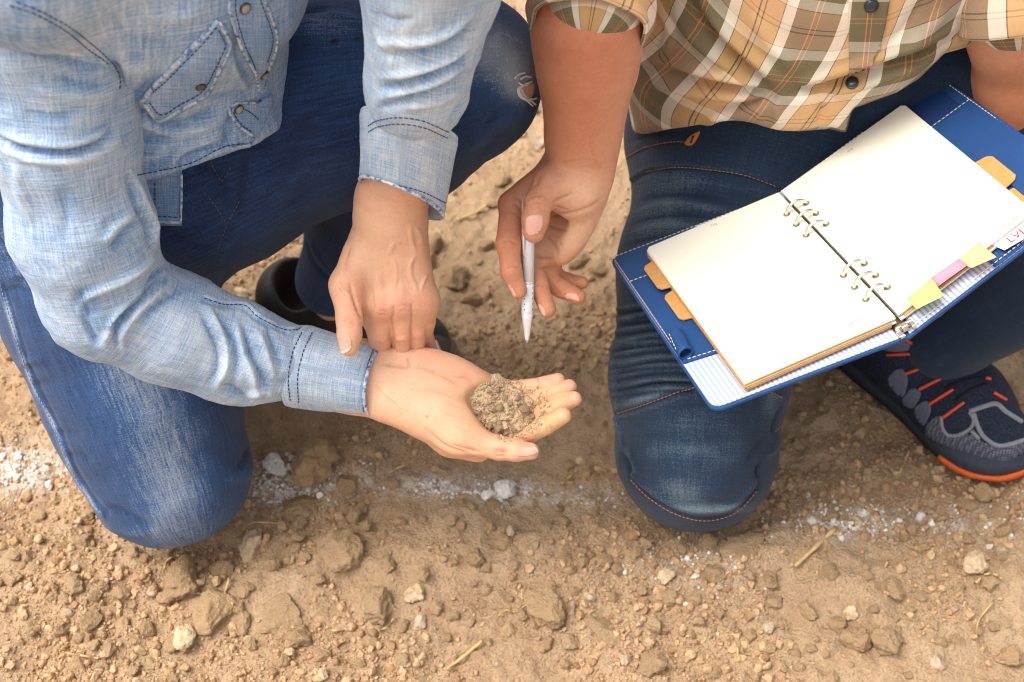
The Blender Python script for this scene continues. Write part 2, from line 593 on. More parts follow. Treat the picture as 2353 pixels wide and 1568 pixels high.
# ------------------------------------------------------------------ materials
def lin(r, g, b):
    f = lambda c: (c / 255 / 12.92) if c / 255 <= 0.04045 else ((c / 255 + 0.055) / 1.055) ** 2.4
    return (f(r), f(g), f(b), 1.0)
class Mat:
    def __init__(s, name, rough=0.8, spec=0.3):
        s.m = bpy.data.materials.new(name)
        s.m.use_nodes = True
        s.n, s.l = s.m.node_tree.nodes, s.m.node_tree.links
        s.b = s.n['Principled BSDF']
        s.b.inputs['Roughness'].default_value = rough
        s.b.inputs['Specular IOR Level'].default_value = spec
    def node(s, t, **kw):
        n = s.n.new(t)
        for k, v in kw.items():
            if k.startswith('i_'):
                key = k[2:]
                key = int(key) if key.isdigit() else key
                s.sock(n.inputs[key], v)
            else:
                setattr(n, k, v)
        return n
    def sock(s, inp, v):
        if hasattr(v, 'is_linked') or hasattr(v, 'links'):
            s.l.new(v, inp)
        else:
            inp.default_value = v
    def attr(s, name):
        return s.node('ShaderNodeAttribute', attribute_name=name)
    def noise(s, vec, scale=1.0, detail=3.0, rough=0.55, dist=0.0):
        n = s.node('ShaderNodeTexNoise')
        n.inputs['Scale'].default_value = scale
        n.inputs['Detail'].default_value = detail
        n.inputs['Roughness'].default_value = rough
        n.inputs['Distortion'].default_value = dist
        if vec is not None: s.l.new(vec, n.inputs['Vector'])
        return n.outputs['Fac']
    def mapping(s, vec, scale=(1, 1, 1), rot=(0, 0, 0), loc=(0, 0, 0)):
        n = s.node('ShaderNodeMapping')
        n.inputs['Scale'].default_value = scale
        n.inputs['Rotation'].default_value = rot
        n.inputs['Location'].default_value = loc
        s.l.new(vec, n.inputs['Vector'])
        return n.outputs[0]
    def math(s, op, a, b=0.0, clamp=False):
        n = s.node('ShaderNodeMath', operation=op)
        n.use_clamp = clamp
        s.sock(n.inputs[0], a); s.sock(n.inputs[1], b)
        return n.outputs[0]
    def mix(s, f, a, b, blend='MIX'):
        n = s.node('ShaderNodeMix')
        n.data_type = 'RGBA'; n.blend_type = blend
        s.sock(n.inputs[0], f); s.sock(n.inputs[6], a); s.sock(n.inputs[7], b)
        return n.outputs[2]
    def ramp(s, f, stops, mode='LINEAR'):
        n = s.node('ShaderNodeValToRGB')
        n.color_ramp.interpolation = mode
        e = n.color_ramp.elements
        while len(e) > 1: e.remove(e[-1])
        e[0].position, e[0].color = stops[0]
        for p, c in stops[1:]:
            x = e.new(p); x.color = c
        s.l.new(f, n.inputs[0])
        return n.outputs[0]
    def rng(s, v, a, b, c=0.0, d=1.0):
        n = s.node('ShaderNodeMapRange')
        s.l.new(v, n.inputs[0])
        for i, x in zip((1, 2, 3, 4), (a, b, c, d)): n.inputs[i].default_value = x
        return n.outputs[0]
    def color(s, v):
        s.sock(s.b.inputs['Base Color'], v)
        return s
    def bump(s, h, strength=0.3, dist=0.001, prev=None):
        n = s.node('ShaderNodeBump')
        n.inputs['Strength'].default_value = strength
        n.inputs['Distance'].default_value = dist
        s.l.new(h, n.inputs['Height'])
        if prev is not None: s.l.new(prev, n.inputs['Normal'])
        s.l.new(n.outputs[0], s.b.inputs['Normal'])
        return n.outputs[0]
    def geo(s):
        return s.node('ShaderNodeTexCoord').outputs['Object']

def plain(name, col, rough=0.7, spec=0.3, metal=0.0, vary=0.0, scale=60.0, bump=0.0):
    m = Mat(name, rough, spec)
    m.b.inputs['Metallic'].default_value = metal
    if vary > 0 or bump > 0:
        n = m.noise(m.geo(), scale, 4)
        lo = tuple(c * (1 - vary) for c in col[:3]) + (1,)
        hi = tuple(min(c * (1 + vary), 1) for c in col[:3]) + (1,)
        m.color(m.ramp(n, [(0.3, lo), (0.7, hi)]))
        if bump: m.bump(n, bump, 0.002)
    else:
        m.color(col)
    return m.m

def denim(name, dark, light, deep, slub=0.5, weft=0.5, blotch=0.35, bump=0.45, stain=None, twill=False):
    """woven indigo cotton: warp and weft slubs, fade and painted light or shade from one attribute"""
    m = Mat(name, 0.92, 0.15)
    a = m.attr('cloth').outputs['Vector']
    wear_shade = m.attr('wear_shade').outputs['Fac']
    n1 = m.noise(m.mapping(a, (720, 32, 1)), 1.0, 2.5, 0.65)
    n2 = m.noise(m.mapping(a, (32, 720, 1)), 1.0, 2.5, 0.65)
    n3 = m.noise(m.mapping(a, (800, 800, 1)), 1.0, 2, 0.7)
    n4 = m.noise(m.mapping(a, (28, 20, 1)), 1.0, 3, 0.55, 0.4)
    t = m.math('ADD', m.math('MULTIPLY', m.math('SUBTRACT', n1, 0.5), slub * 2), m.math('MULTIPLY', m.math('SUBTRACT', n2, 0.5), weft * 2))
    t = m.math('ADD', t, m.math('MULTIPLY', m.math('SUBTRACT', n3, 0.5), 0.7))
    t = m.math('ADD', t, m.math('MULTIPLY', m.math('SUBTRACT', n4, 0.5), blotch * 2))
    t = m.math('ADD', t, wear_shade)
    t = m.math('ADD', t, m.math('MULTIPLY', m.attr('ridge').outputs['Fac'], 0.17))
    c = m.ramp(t, [(0.0, deep), (0.4, dark), (1.0, light)])
    if stain:
        st = m.attr('stain').outputs['Fac']
        c = m.mix(m.math('MULTIPLY', st, 1.0, True), c, stain)
    m.color(c)
    h = m.math('ADD', m.math('ADD', n1, n2), n3)
    if twill:
        w = m.node('ShaderNodeTexWave'); w.inputs['Scale'].default_value = 1.0; w.inputs['Distortion'].default_value = 1.5
        m.l.new(m.mapping(a, (500, 500, 1), (0, 0, 0.7)), w.inputs['Vector'])
        h = m.math('ADD', h, m.math('MULTIPLY', w.outputs['Fac'], 0.5))
    m.bump(h, bump, 0.0012)
    m.b.inputs['Sheen Weight'].default_value = 0.12
    m.b.inputs['Sheen Roughness'].default_value = 0.6
    return m.m

def skin(name, base, red, pale):
    m = Mat(name, 0.5, 0.35)
    g = m.geo()
    tint = m.attr('tint').outputs['Fac']
    n = m.noise(g, 60, 4, 0.6)
    n2 = m.noise(g, 420, 3, 0.6)
    t = m.math('ADD', tint, m.math('MULTIPLY', m.math('SUBTRACT', n, 0.5), 0.5))
    t = m.math('ADD', t, m.math('MULTIPLY', m.math('SUBTRACT', n2, 0.5), 0.7))
    t = m.math('ADD', t, m.math('MULTIPLY', m.math('SUBTRACT', m.noise(g, 170, 3, 0.6), 0.5), 0.6))
    c = m.ramp(m.math('ADD', m.math('MULTIPLY', t, 0.5), 0.5), [(0.0, pale), (0.5, base), (1.0, red)])
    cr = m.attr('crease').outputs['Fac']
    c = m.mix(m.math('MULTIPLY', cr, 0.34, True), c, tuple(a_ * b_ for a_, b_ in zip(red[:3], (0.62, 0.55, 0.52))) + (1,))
    dirt = m.attr('dust').outputs['Fac']
    c = m.mix(m.math('MULTIPLY', dirt, m.rng(n, 0.25, 0.75, 0.45, 0.95), True), c, lin(200, 164, 120))
    m.color(c)
    m.b.inputs['Subsurface Weight'].default_value = 0.22
    m.b.inputs['Subsurface Radius'].default_value = (1.0, 0.42, 0.25)
    m.b.inputs['Subsurface Scale'].default_value = 0.0045
    v = m.node('ShaderNodeTexVoronoi', feature='DISTANCE_TO_EDGE')
    v.inputs['Scale'].default_value = 480
    m.l.new(g, v.inputs['Vector'])
    h = m.math('ADD', m.math('MULTIPLY', v.outputs[0], 0.7), m.math('MULTIPLY', n2, 0.6))
    m.bump(h, 0.34, 0.0012)
    m.b.inputs['Roughness'].default_value = 0.52
    return m.m

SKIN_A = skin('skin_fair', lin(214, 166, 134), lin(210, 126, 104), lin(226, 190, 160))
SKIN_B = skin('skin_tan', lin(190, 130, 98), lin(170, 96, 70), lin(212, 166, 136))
NAIL = plain('nail_plate', lin(214, 162, 144), 0.38, 0.4)
NAIL_TIP = plain('nail_free_edge', lin(226, 202, 178), 0.35, 0.5)
SHIRT_DENIM = denim('washed_denim_shirting', lin(114, 145, 182), lin(204, 213, 219), lin(68, 102, 150), 0.38, 0.38, 0.26)
m = Mat('denim_edge', 0.9, 0.15)
m.color(m.ramp(m.noise(m.geo(), 230, 3, 0.6), [(0.38, lin(84, 114, 158)), (0.5, lin(168, 182, 198)), (0.66, lin(208, 210, 208))]))
m.bump(m.noise(m.geo(), 300, 2), 0.5, 0.002)
SHIRT_EDGE = m.m
JEANS_A = denim('faded_blue_jeans', lin(48, 77, 120), lin(170, 181, 190), lin(28, 43, 74), 0.32, 0.12, 0.12, 0.5, lin(30, 26, 26))
JEANS_B = denim('dark_blue_jeans', lin(32, 50, 72), lin(118, 136, 142), lin(17, 26, 39), 0.16, 0.14, 0.16, 0.5, None)
THREAD_NAVY = plain('navy_thread', lin(38, 54, 100), 0.8)
THREAD_RUST = plain('rust_thread', lin(190, 118, 62), 0.8)
THREAD_GREY = plain('grey_thread', lin(150, 150, 155), 0.8)
THREAD_CREAM = plain('cream_thread', lin(226, 214, 190), 0.8)
# ------------------------------------------------------------------ ground
def ground_z(x, y):
    p = np.stack([x, y, np.zeros_like(x)], -1)
    z = 0.010 * fbm(p * 5, 3, 3) + 0.006 * fbm(p * 17, 5, 3) + 0.0032 * fbm(p * 62, 9, 4, 0.6) + 0.0013 * fbm(p * 150, 19, 2)
    furrow = np.exp(-((y - 0.80 - 0.05 * np.sin(x * 5)) / 0.07) ** 2)
    z = z - 0.012 * furrow + 0.010 * np.exp(-((y - 0.70 - 0.02 * np.sin(x * 7 + 1)) / 0.05) ** 2)
    for (sx, sy, r, dz) in PRESS:
        q = np.hypot(x - sx, y - sy) / r
        z = z - dz * np.exp(-q ** 4) + 0.5 * dz * np.exp(-((q - 1.35) / 0.25) ** 2)
    return z
PRESS = [(-0.37, 0.73, 0.085, 0.010), (0.195, 0.79, 0.08, 0.010), (0.50, 0.86, 0.10, 0.006)]
m = Mat('dry_earth', 0.95, 0.1)
g = m.geo()
n1 = m.noise(g, 9, 6, 0.6)
n2 = m.noise(g, 70, 6, 0.65)
n3 = m.noise(g, 420, 5, 0.7)
c = m.ramp(n1, [(0.25, lin(176, 141, 109)), (0.5, lin(195, 162, 128)), (0.75, lin(207, 176, 142))])
c = m.mix(m.rng(n2, 0.42, 0.75, 0, 0.55), c, lin(212, 183, 148))
c = m.mix(m.rng(n3, 0.30, 0.52, 0.45, 0), c, lin(150, 116, 88))
lime = m.attr('lime').outputs['Fac']
lm = m.math('MULTIPLY', lime, m.rng(m.noise(g, 90, 6, 0.75), 0.45, 0.54), True)
c = m.mix(lm, c, lin(236, 230, 220))
m.color(c)
vor = m.node('ShaderNodeTexVoronoi'); vor.inputs['Scale'].default_value = 260; m.l.new(g, vor.inputs['Vector'])
b0 = m.bump(m.math('ADD', n2, m.math('MULTIPLY', n3, 0.8)), 0.9, 0.006)
m.bump(m.math('SUBTRACT', 1.0, vor.outputs['Distance']), 0.5, 0.003, b0)
EARTH = m.m
nx, ny = 800, 700
gx = np.linspace(-1.35, 1.35, nx + 1)
gy = 0.30 + 2.4 * (np.linspace(0, 1, ny + 1) ** 1.25)
X, Y = np.meshgrid(gx, gy, indexing='ij')
Z = ground_z(X, Y)
edge = np.clip(np.minimum.reduce([(X + 1.35) / 0.1, (1.35 - X) / 0.1, (Y - 0.30) / 0.05, (2.7 - Y) / 0.15]), 0, 1)
Z = Z * edge - 0.03 * (1 - edge)
V = np.stack([X, Y, Z], -1).reshape(-1, 3)
i, j = np.meshgrid(np.arange(nx), np.arange(ny), indexing='ij')
a = (i * (ny + 1) + j).ravel()
Q = np.stack([a, a + ny + 1, a + ny + 2, a + 1], 1)
px = proj(V)
def band(px, items):
    r = np.zeros(len(px))
    for (x, y, rx, ry, v) in items:
        r = np.maximum(r, v * np.exp(-((px[:, 0] - x) / rx) ** 2 - ((px[:, 1] - y) / ry) ** 2))
    return r
lime_spots = [(660, 1120, 110, 38, 1.0), (1010, 1115, 110, 26, 0.95), (1170, 1130, 70, 30, 1.1), (40, 1075, 110, 50, 1.0), (1950, 1205, 130, 36, 0.8), (1320, 1145, 120, 25, 0.55), (840, 1095, 70, 24, 0.6), (2200, 1200, 200, 40, 0.45), (1600, 1300, 140, 60, 0.35)]
gr = obj('ground', new_mesh('ground', V, Q, EARTH, True, {'lime': np.clip(band(px, lime_spots), 0, 1)}))
tag(gr, kind='structure')
far = Build().add([(-60, -20, -0.03), (60, -20, -0.03), (60, 120, -0.03), (-60, 120, -0.03)], [[0, 1, 2, 3]]).make('field', EARTH)
tag(far, kind='structure')
def join(*shapes):
    V, Q, at = [], [], {}
    b = 0
    keys = sorted({k for s in shapes for k in s.attr})
    for s in shapes:
        V.append(s.V); Q.append(s.Q + b); b += len(s.V)
    r = Shape(np.concatenate(V), np.concatenate(Q))
    for k in keys:
        r.attr[k] = np.concatenate([s.attr.get(k, np.zeros(len(s.V))) for s in shapes])
    return r
# ------------------------------------------------------------------ the man in the denim shirt
man = thing('person', 'person in pale denim shirt and faded jeans kneeling, one palm up full of soil', 'person', base=(-0.35, 0.90, 0.0))
M = man
H0 = 1.185
def hp(X, Y, dd=0.0, base=H0):
    return P(X, Y, base + dd * 0.01)

# jeans
rl = [(G(110, 300, 0.38), 0.108), (G(245, 690, 0.25), 0.094), (G(330, 900, 0.17), 0.090), (G(386, 1068, 0.100), 0.083)]
kn = rl[-1][0]
rl_low = [(kn, 0.080), (kn + np.array([-0.07, 0.19, -0.015]), 0.068), (kn + np.array([-0.15, 0.37, -0.025]), 0.050)]
KL = G(1052, 180, 0.46)
ll = [(G(430, 330, 0.37), 0.108), (G(760, 240, 0.42), 0.092), (KL, 0.076)]
AL = G(768, 640, 0.115)
ll_low = [(KL, 0.074), (KL * 0.5 + AL * 0.5 + np.array([-0.01, 0.02, 0.0]), 0.062), (AL, 0.046)]
allp = np.array([p for p, _ in rl + rl_low + ll + ll_low])
f = Field(allp.min(0) - 0.13, allp.max(0) + 0.13, 0.0028)
f.chain(rl, 0.04); f.chain(rl_low, 0.02)
f.chain(ll, 0.04); f.chain(ll_low, 0.015)
f.cone(rl[0][0], 0.125, ll[0][0], 0.12, 0.06)
f.cone((rl[0][0] + ll[0][0]) / 2, 0.12, P(395, 340, 1.21), 0.108, 0.05)
JA = f.mesh(2)
JA.limb_uv(rl + [(rl[-1][0] + np.array([0, 0.3, -0.02]), 0)])
uvL = Shape(JA.V, JA.Q).limb_uv(ll + ll_low[1:]).attr['cloth']
sel = uvL[:, 2] < JA.attr['cloth'][:, 2]
JA.attr['cloth'][sel] = uvL[sel]
JA_put = lambda: put('jeans', JA, JEANS_A, M)

# denim shirt: trunk
shirt_axis = [(P(362, 330, 1.18), 0.101), (P(352, 120, 1.10), 0.103), (P(362, -120, 1.01), 0.117)]
FA = nrm((0.86, -0.5, 0.1))
top = shirt_axis[-1][0]
neck = top + np.array([0.03, -0.02, 0.14])
f = Field(np.array([-0.62, 0.55, 0.22]), np.array([0.02, 1.22, 0.95]), 0.003)
f.chain(shirt_axis, 0.05, (FA, 0.80))
f.cone(P(400, 380, 1.21), 0.115, P(390, 250, 1.15), 0.115, 0.04)
shR = P(60, -140, 0.87); shL = top + np.array([0.10, 0.24, 0.10])
f.cone(shR, 0.075, top + np.array([0, 0, 0.05]), 0.11, 0.05)
f.cone(shL, 0.075, top + np.array([0, 0, 0.05]), 0.11, 0.05)
f.cone(top, 0.11, neck, 0.065, 0.05)
X_, Y_, D_ = f.pix()
hemx = [-400, 0, 300, 330, 420, 500, 560, 585, 640, 700, 900]
hemy = [470, 460, 425, 412, 385, 362, 340, 338, 300, 200, 150]
cut = (Y_ - np.interp(X_, hemx, hemy)) / KPX * 1.0
f.F = smax(f.F, cut.astype(np.float32), 0.004)
SA = f.mesh(2)
SA.limb_uv(shirt_axis)

# sleeves
slR = [(P(75, -120, 0.92), 0.074), (P(115, 90, 0.965), 0.063), (P(140, 300, 1.0), 0.0555), (P(190, 520, 1.045), 0.0545), (P(245, 680, 1.085), 0.0505), (P(390, 752, 1.115), 0.046), (P(545, 812, 1.145), 0.0425), (P(692, 842, 1.168), 0.0325)]
pp = np.array([p for p, _ in slR])
f = Field(pp.min(0) - 0.09, pp.max(0) + 0.09, 0.0021)
f.chain(slR, 0.02)
SR = f.mesh(2); SR.limb_uv(slR)
slL = [(shL, 0.072), (P(1015, -330, 0.97), 0.060), (P(990, -110, 0.92), 0.054), (P(985, -20, 0.94), 0.046), (P(973, 90, 0.968), 0.0405), (P(958, 200, 1.005), 0.0375), (P(943, 284, 1.040), 0.0295)]
pp = np.array([p for p, _ in slL])
f = Field(pp.min(0) - 0.09, pp.max(0) + 0.09, 0.0021)
f.chain(slL, 0.02)
SL = f.mesh(2); SL.limb_uv(slL)
# ---- folds, seams, fade and painted shade of the faded jeans
t4 = lambda L: [(x * .3663, y * .3663) for x, y in L]
t5 = lambda L: [(x * .4763, 517 + y * .4763) for x, y in L]
t9 = lambda L: [(459.6 + x * .3664, y * .3664) for x, y in L]
JA.rumple(0.0022, 14, 3, 3)
JA.folds([
    (t5([(0, 280), (50, 450), (130, 700), (250, 950), (330, 1150), (430, 1320), (500, 1400)]), 5, 2.2, 'g', 1),
    (t5([(12, 280), (66, 450), (150, 700), (270, 950), (352, 1150), (452, 1320), (515, 1390)]), 6, -1.8, 'g', 1),
    (t5([(500, 1385), (560, 1370), (660, 1420), (760, 1470)]), 9, -3.2), (t5([(480, 1450), (600, 1480), (720, 1500)]), 8, 2.4),
    (t5([(370, 1300), (430, 1370), (480, 1450)]), 9, -4.0), (t5([(1140, 1190), (1180, 1130), (1215, 1060)]), 9, -5.0), (t5([(1160, 1230), (1200, 1200), (1215, 1150)]), 8, 3.0),
    (t5([(1100, 1250), (1160, 1190), (1180, 1120)]), 10, 2.6), (t5([(1190, 900), (1190, 980), (1210, 1050)]), 7, -2.0),
    (t5([(20, 100), (110, 60), (180, 90)]), 9, -3.5), (t5([(10, 170), (120, 150), (210, 190)]), 8, -3.0), (t5([(30, 250), (150, 230), (260, 280)]), 9, 2.5), (t5([(0, 320), (110, 310), (220, 360)]), 8, -2.5),
    (t5([(80, 690), (160, 650), (230, 660)]), 9, 2.0), (t5([(140, 790), (200, 760), (290, 760)]), 8, -2.0), (t5([(250, 1010), (330, 1000), (400, 1020)]), 9, -2.0), (t5([(300, 1120), (390, 1110), (450, 1140)]), 8, -2.2),
    ([(520, 560), (505, 620), (507, 690)], 6, 2.0, 'g', 1),
    ([(590, 402), (690, 352), (760, 330), (845, 308)], 4, 1.6, 'g', 1), ([(590, 410), (690, 361), (760, 339), (845, 317)], 5, -1.8, 'g', 1),
    ([(700, 260), (780, 210), (850, 170)], 10, 1.6), ([(640, 330), (720, 260), (800, 180)], 12, -1.8), ([(650, 70), (690, 30), (760, 20)], 9, -3.0), ([(690, 60), (760, 40), (850, 50)], 10, 2.5),
    ([(1100, 320), (1140, 260), (1200, 230)], 10, -2.0), ([(1090, 380), (1140, 320), (1180, 300)], 9, -2.4), ([(1080, 350), (1130, 290), (1190, 262)], 9, 2.0), ([(1060, 430), (1110, 380), (1150, 350)], 9, -2.0),
    ([(490, 445), (520, 480), (545, 520), (510, 600)], 5, 1.4), ([(440, 380), (500, 400), (520, 470)], 9, -3.0), ([(560, 350), (555, 420), (545, 500)], 9, -3.0), ([(380, 520), (440, 560), (500, 570)], 11, -2.5),
    ([(640, 480), (720, 430), (800, 400)], 12, -1.5), ([(715, 560), (735, 600), (775, 645)], 5, 2.0, 'g', 1), ([(705, 565), (722, 605), (765, 650)], 5, -2.2, 'g', 1)])
JA.spots('wear_shade', [(60, 560, 90, 90, 0, .55), (1130, 110, 95, 80, 30, .72), (1190, 190, 40, 60, 0, .75), (740, 60, 100, 35, 0, .45), (960, 120, 200, 90, 0, .34), (770, 170, 110, 90, 0, .22), (650, 330, 160, 160, 0, .06), (900, 330, 200, 160, 0, .08), (800, 560, 120, 120, 0, .05), (450, 480, 110, 120, 0, .10), (1080, 420, 90, 120, 0, .14),  # knee and hip really faded; low values paint the raised leg's shade
    (24, 731, 6, 60, -15, .8), (62, 850, 5, 60, -18, .8), (119, 969, 5, 60, -26, .8), (157, 1065, 5, 50, -24, .75), (205, 1146, 6, 50, -30, .75)], 0.17)
pxj, facej = JA.view()
dj, _, _ = JA.line([(190, 560), (290, 800), (375, 1030), (410, 1200)], pxj)
JA.attr['wear_shade'] += 0.42 * np.exp(-(dj / 105) ** 2) * np.clip(facej * 1.4, 0, 1) * (sel == 0)
JA.spots('stain', [(768, 96, 10, 6, -20, 1.2), (822, 88, 8, 4, -20, 1.1), (835, 84, 5, 3, 0, .9)])
JA_o = JA_put()
jb = JA.bvh()
stitches(jb, [[(592, 397), (690, 347), (760, 325), (845, 303)], [(592, 405), (690, 355), (760, 333), (845, 311)]], 'stitching', THREAD_NAVY, JA_o)
stitches(jb, [t5([(0, 285), (50, 455), (130, 705), (250, 955), (330, 1155), (430, 1325), (495, 1395)])], 'stitching', THREAD_GREY, JA_o)
stitches(jb, [[(483, 370), (490, 385), (498, 400), (510, 420)], [(530, 385), (520, 402), (508, 420)], [(480, 455), (500, 480), (520, 515)], [(550, 462), (535, 490), (520, 515)], [(520, 520), (505, 560), (495, 600)]], 'stitching', plain('brown_thread', lin(112, 96, 90), .8), JA_o, 0.0028, 0.0016, 0.0004)
# torn knee: bare skin behind frayed white threads
patch_obj('torn_hole', jb, [(1196, 214), (1204, 198), (1222, 192), (1228, 200), (1222, 222), (1206, 226)], SKIN_A, JA_o, lift=.0004, thick=.001, step=4)
FRAY = plain('white_cotton_fray', lin(226, 226, 222), 0.9)
b = Build()
for pts in ([(1192, 212), (1200, 224), (1214, 229), (1224, 236), (1228, 240)], [(1194, 218), (1206, 228), (1220, 228), (1230, 226)], [(1196, 200), (1206, 193), (1220, 188)], [(1192, 205), (1190, 215), (1196, 225)], [(1198, 222), (1210, 232), (1222, 243)], [(1190, 190), (1200, 196), (1212, 194)], [(1180, 180), (1190, 172), (1204, 168)], [(1194, 182), (1206, 176), (1218, 178)]):
    q, _ = trace(jb, pts, 3, .0012)
    if len(q) > 2: b.tube(q, .0009, 6)
b.make('frayed_threads', FRAY, JA_o, True)
patch_obj('frayed_edge', jb, [(1188, 206), (1196, 198), (1203, 212), (1208, 222), (1222, 226), (1218, 233), (1202, 230), (1192, 222)], FRAY, JA_o, lift=.0009, thick=.001, step=4)

# ---- folds of the denim shirt
SA.rumple(0.0028, 16, 9, 4)
SA.folds([
    (t4([(680, 640), (780, 700), (900, 720), (1100, 790), (1250, 740), (1420, 640)]), 10, -5.4), (t4([(720, 760), (900, 770), (1080, 840), (1300, 790), (1440, 700)]), 10, 4.3),
    (t4([(1050, 1080), (1100, 1000), (1180, 930), (1400, 860)]), 9, 4.1), (t4([(1090, 1080), (1140, 1000), (1230, 950), (1420, 900)]), 9, -4.1),
    (t4([(780, 900), (900, 890), (1010, 870), (1110, 830)]), 10, -4.1), (t4([(840, 1000), (960, 980), (1080, 900)]), 10, 3.0), (t4([(860, 1080), (960, 1050), (1060, 1040)]), 9, -2.2),
    (t4([(760, 560), (840, 600), (900, 560), (990, 470)]), 12, -3.4), (t4([(770, 400), (860, 430), (960, 400)]), 14, 2.7), (t4([(760, 200), (900, 260), (1040, 260)]), 16, -2.2), (t4([(900, 60), (1050, 120), (1250, 100)]), 16, 2.4),
    (t4([(700, 380), (750, 470), (745, 590)]), 10, -8.1), (t4([(740, 300), (790, 450), (785, 600)]), 9, 3.4),
    (t4([(1480, 200), (1500, 400), (1580, 560)]), 9, -5.4), (t4([(1440, 360), (1500, 480), (1570, 580)]), 8, 3.0), (t4([(1300, 620), (1450, 600), (1580, 580)]), 10, -3.4), (t4([(1420, 930), (1430, 800), (1440, 700)]), 8, -4.1),
    (t4([(870, 1115), (1000, 1090), (1200, 1040), (1400, 940), (1560, 915)]), 5, 1.6, 'g', 1)])
SA.spots('wear_shade', [(300, 60, 260, 120, 0, .60), (430, 330, 150, 80, 0, .48), (560, 120, 60, 160, 0, .50)], 0.50)
SR.rumple(0.0024, 22, 13, 4)
SR.folds([
    (t4([(-40, 250), (120, 290), (400, 375), (690, 400)]), 12, -6.1), (t4([(-40, 180), (150, 230), (420, 310), (660, 350)]), 13, 4.1), (t4([(330, 480), (520, 530), (620, 520), (700, 470)]), 9, -3.5), (t4([(200, 560), (420, 600), (640, 600), (720, 560)]), 12, 3.0),
    (t4([(-40, 850), (60, 900), (200, 945), (450, 955), (640, 890), (720, 760)]), 7, -8.1, 'g'), (t4([(-40, 800), (60, 850), (220, 895), (430, 905), (610, 840), (690, 740)]), 9, 5.4), (t4([(-30, 930), (200, 1000), (450, 1010), (660, 950), (760, 850)]), 10, 4.1),
    (t4([(450, 880), (560, 850), (640, 800), (700, 730)]), 6, -4.1), (t4([(150, 700), (320, 740), (520, 700)]), 12, -3.0),
    (t4([(830, 1060), (850, 1150), (900, 1280), (965, 1420), (960, 1560)]), 7, 5.4), (t4([(800, 1080), (820, 1180), (870, 1310), (930, 1440), (930, 1560)]), 7, -6.1), (t4([(690, 1568), (780, 1460), (880, 1370)]), 9, -4.1), (t4([(640, 1540), (730, 1430), (850, 1330)]), 10, 4.1), (t4([(100, 1000), (130, 1200), (200, 1400)]), 14, 2.7), (t4([(380, 1150), (420, 1350), (400, 1540)]), 16, -2.7),
    (t5([(820, 190), (760, 230), (690, 320), (600, 420), (500, 540)]), 7, -6.8), (t5([(760, 140), (680, 210), (590, 270), (430, 340), (380, 430)]), 8, 5.4), (t5([(790, 240), (700, 350), (630, 420), (560, 500), (565, 610)]), 6, -6.8), (t5([(745, 250), (640, 370), (560, 440), (520, 530), (500, 600)]), 8, 6.1), (t5([(850, 250), (740, 350), (640, 450), (590, 540), (600, 620)]), 8, 4.3),
    (t5([(400, 440), (440, 520), (480, 590)]), 10, -4.7), (t5([(390, 300), (400, 380), (450, 450)]), 12, -4.1),
    (t5([(930, 300), (850, 330), (740, 400), (660, 500)]), 9, -3.5), (t5([(990, 380), (1080, 560), (1090, 680), (1040, 800)]), 9, 5.7), (t5([(960, 400), (1040, 570), (1050, 690), (990, 790)]), 8, -4.3), (t5([(1040, 430), (1130, 570), (1140, 690), (1110, 800)]), 8, -4.1),
    (t5([(1140, 470), (1165, 600), (1215, 720), (1250, 840)]), 8, 5.7), (t5([(1175, 470), (1205, 600), (1250, 700), (1290, 800)]), 7, -5.4), (t5([(1240, 500), (1290, 640), (1330, 760)]), 8, 4.1), (t5([(1290, 480), (1330, 600), (1370, 700)]), 7, -3.5), (t5([(1180, 840), (1260, 800), (1340, 830)]), 8, 4.1), (t5([(1060, 760), (1140, 800), (1220, 860)]), 9, -4.1),
    (t5([(990, 345), (1080, 375), (1180, 380), (1240, 430), (1290, 460), (1380, 500), (1470, 490)]), 4, 1.9, 'g', 1), (t5([(985, 365), (1080, 392), (1170, 398), (1230, 445), (1290, 478), (1380, 515)]), 5, -2.7, 'g', 1)])
SR.spots('wear_shade', [(120, 60, 120, 90, 0, .78), (200, 660, 120, 100, 0, .60), (480, 800, 140, 80, 20, .72)], 0.60)  # sunlit shoulder painted lighter into the cloth colour
SL.rumple(0.0020, 26, 17, 4)
SL.folds([
    (t9([(1740, 110), (1560, 280), (1350, 340), (1110, 330)]), 8, -5.4), (t9([(1730, 60), (1560, 210), (1350, 270), (1110, 260)]), 9, 4.3), (t9([(1730, 310), (1560, 430), (1350, 510), (1120, 560)]), 8, -6.1), (t9([(1720, 250), (1560, 370), (1350, 450), (1110, 490)]), 9, 4.9),
    (t9([(1700, 440), (1500, 560), (1300, 620), (1100, 690)]), 7, -5.4), (t9([(1700, 380), (1500, 500), (1300, 570), (1100, 620)]), 8, 4.9), (t9([(1660, 560), (1480, 640), (1260, 680)]), 8, 3.5), (t9([(1100, 180), (1190, 330), (1220, 460)]), 10, 3.4), (t9([(1110, 80), (1200, 130), (1350, 120)]), 9, -3.4), (t9([(1640, 640), (1590, 740), (1560, 810)]), 8, -3.4)])
SL.spots('wear_shade', [(975, 100, 70, 200, 0, .74)], 0.64)
SA_o = put('shirt', SA, SHIRT_DENIM, M)
SR_o = put('sleeve', SR, SHIRT_DENIM, SA_o)
SA_all = join(SA, SR)
SL_o = put('sleeve', SL, SHIRT_DENIM, SA_o)

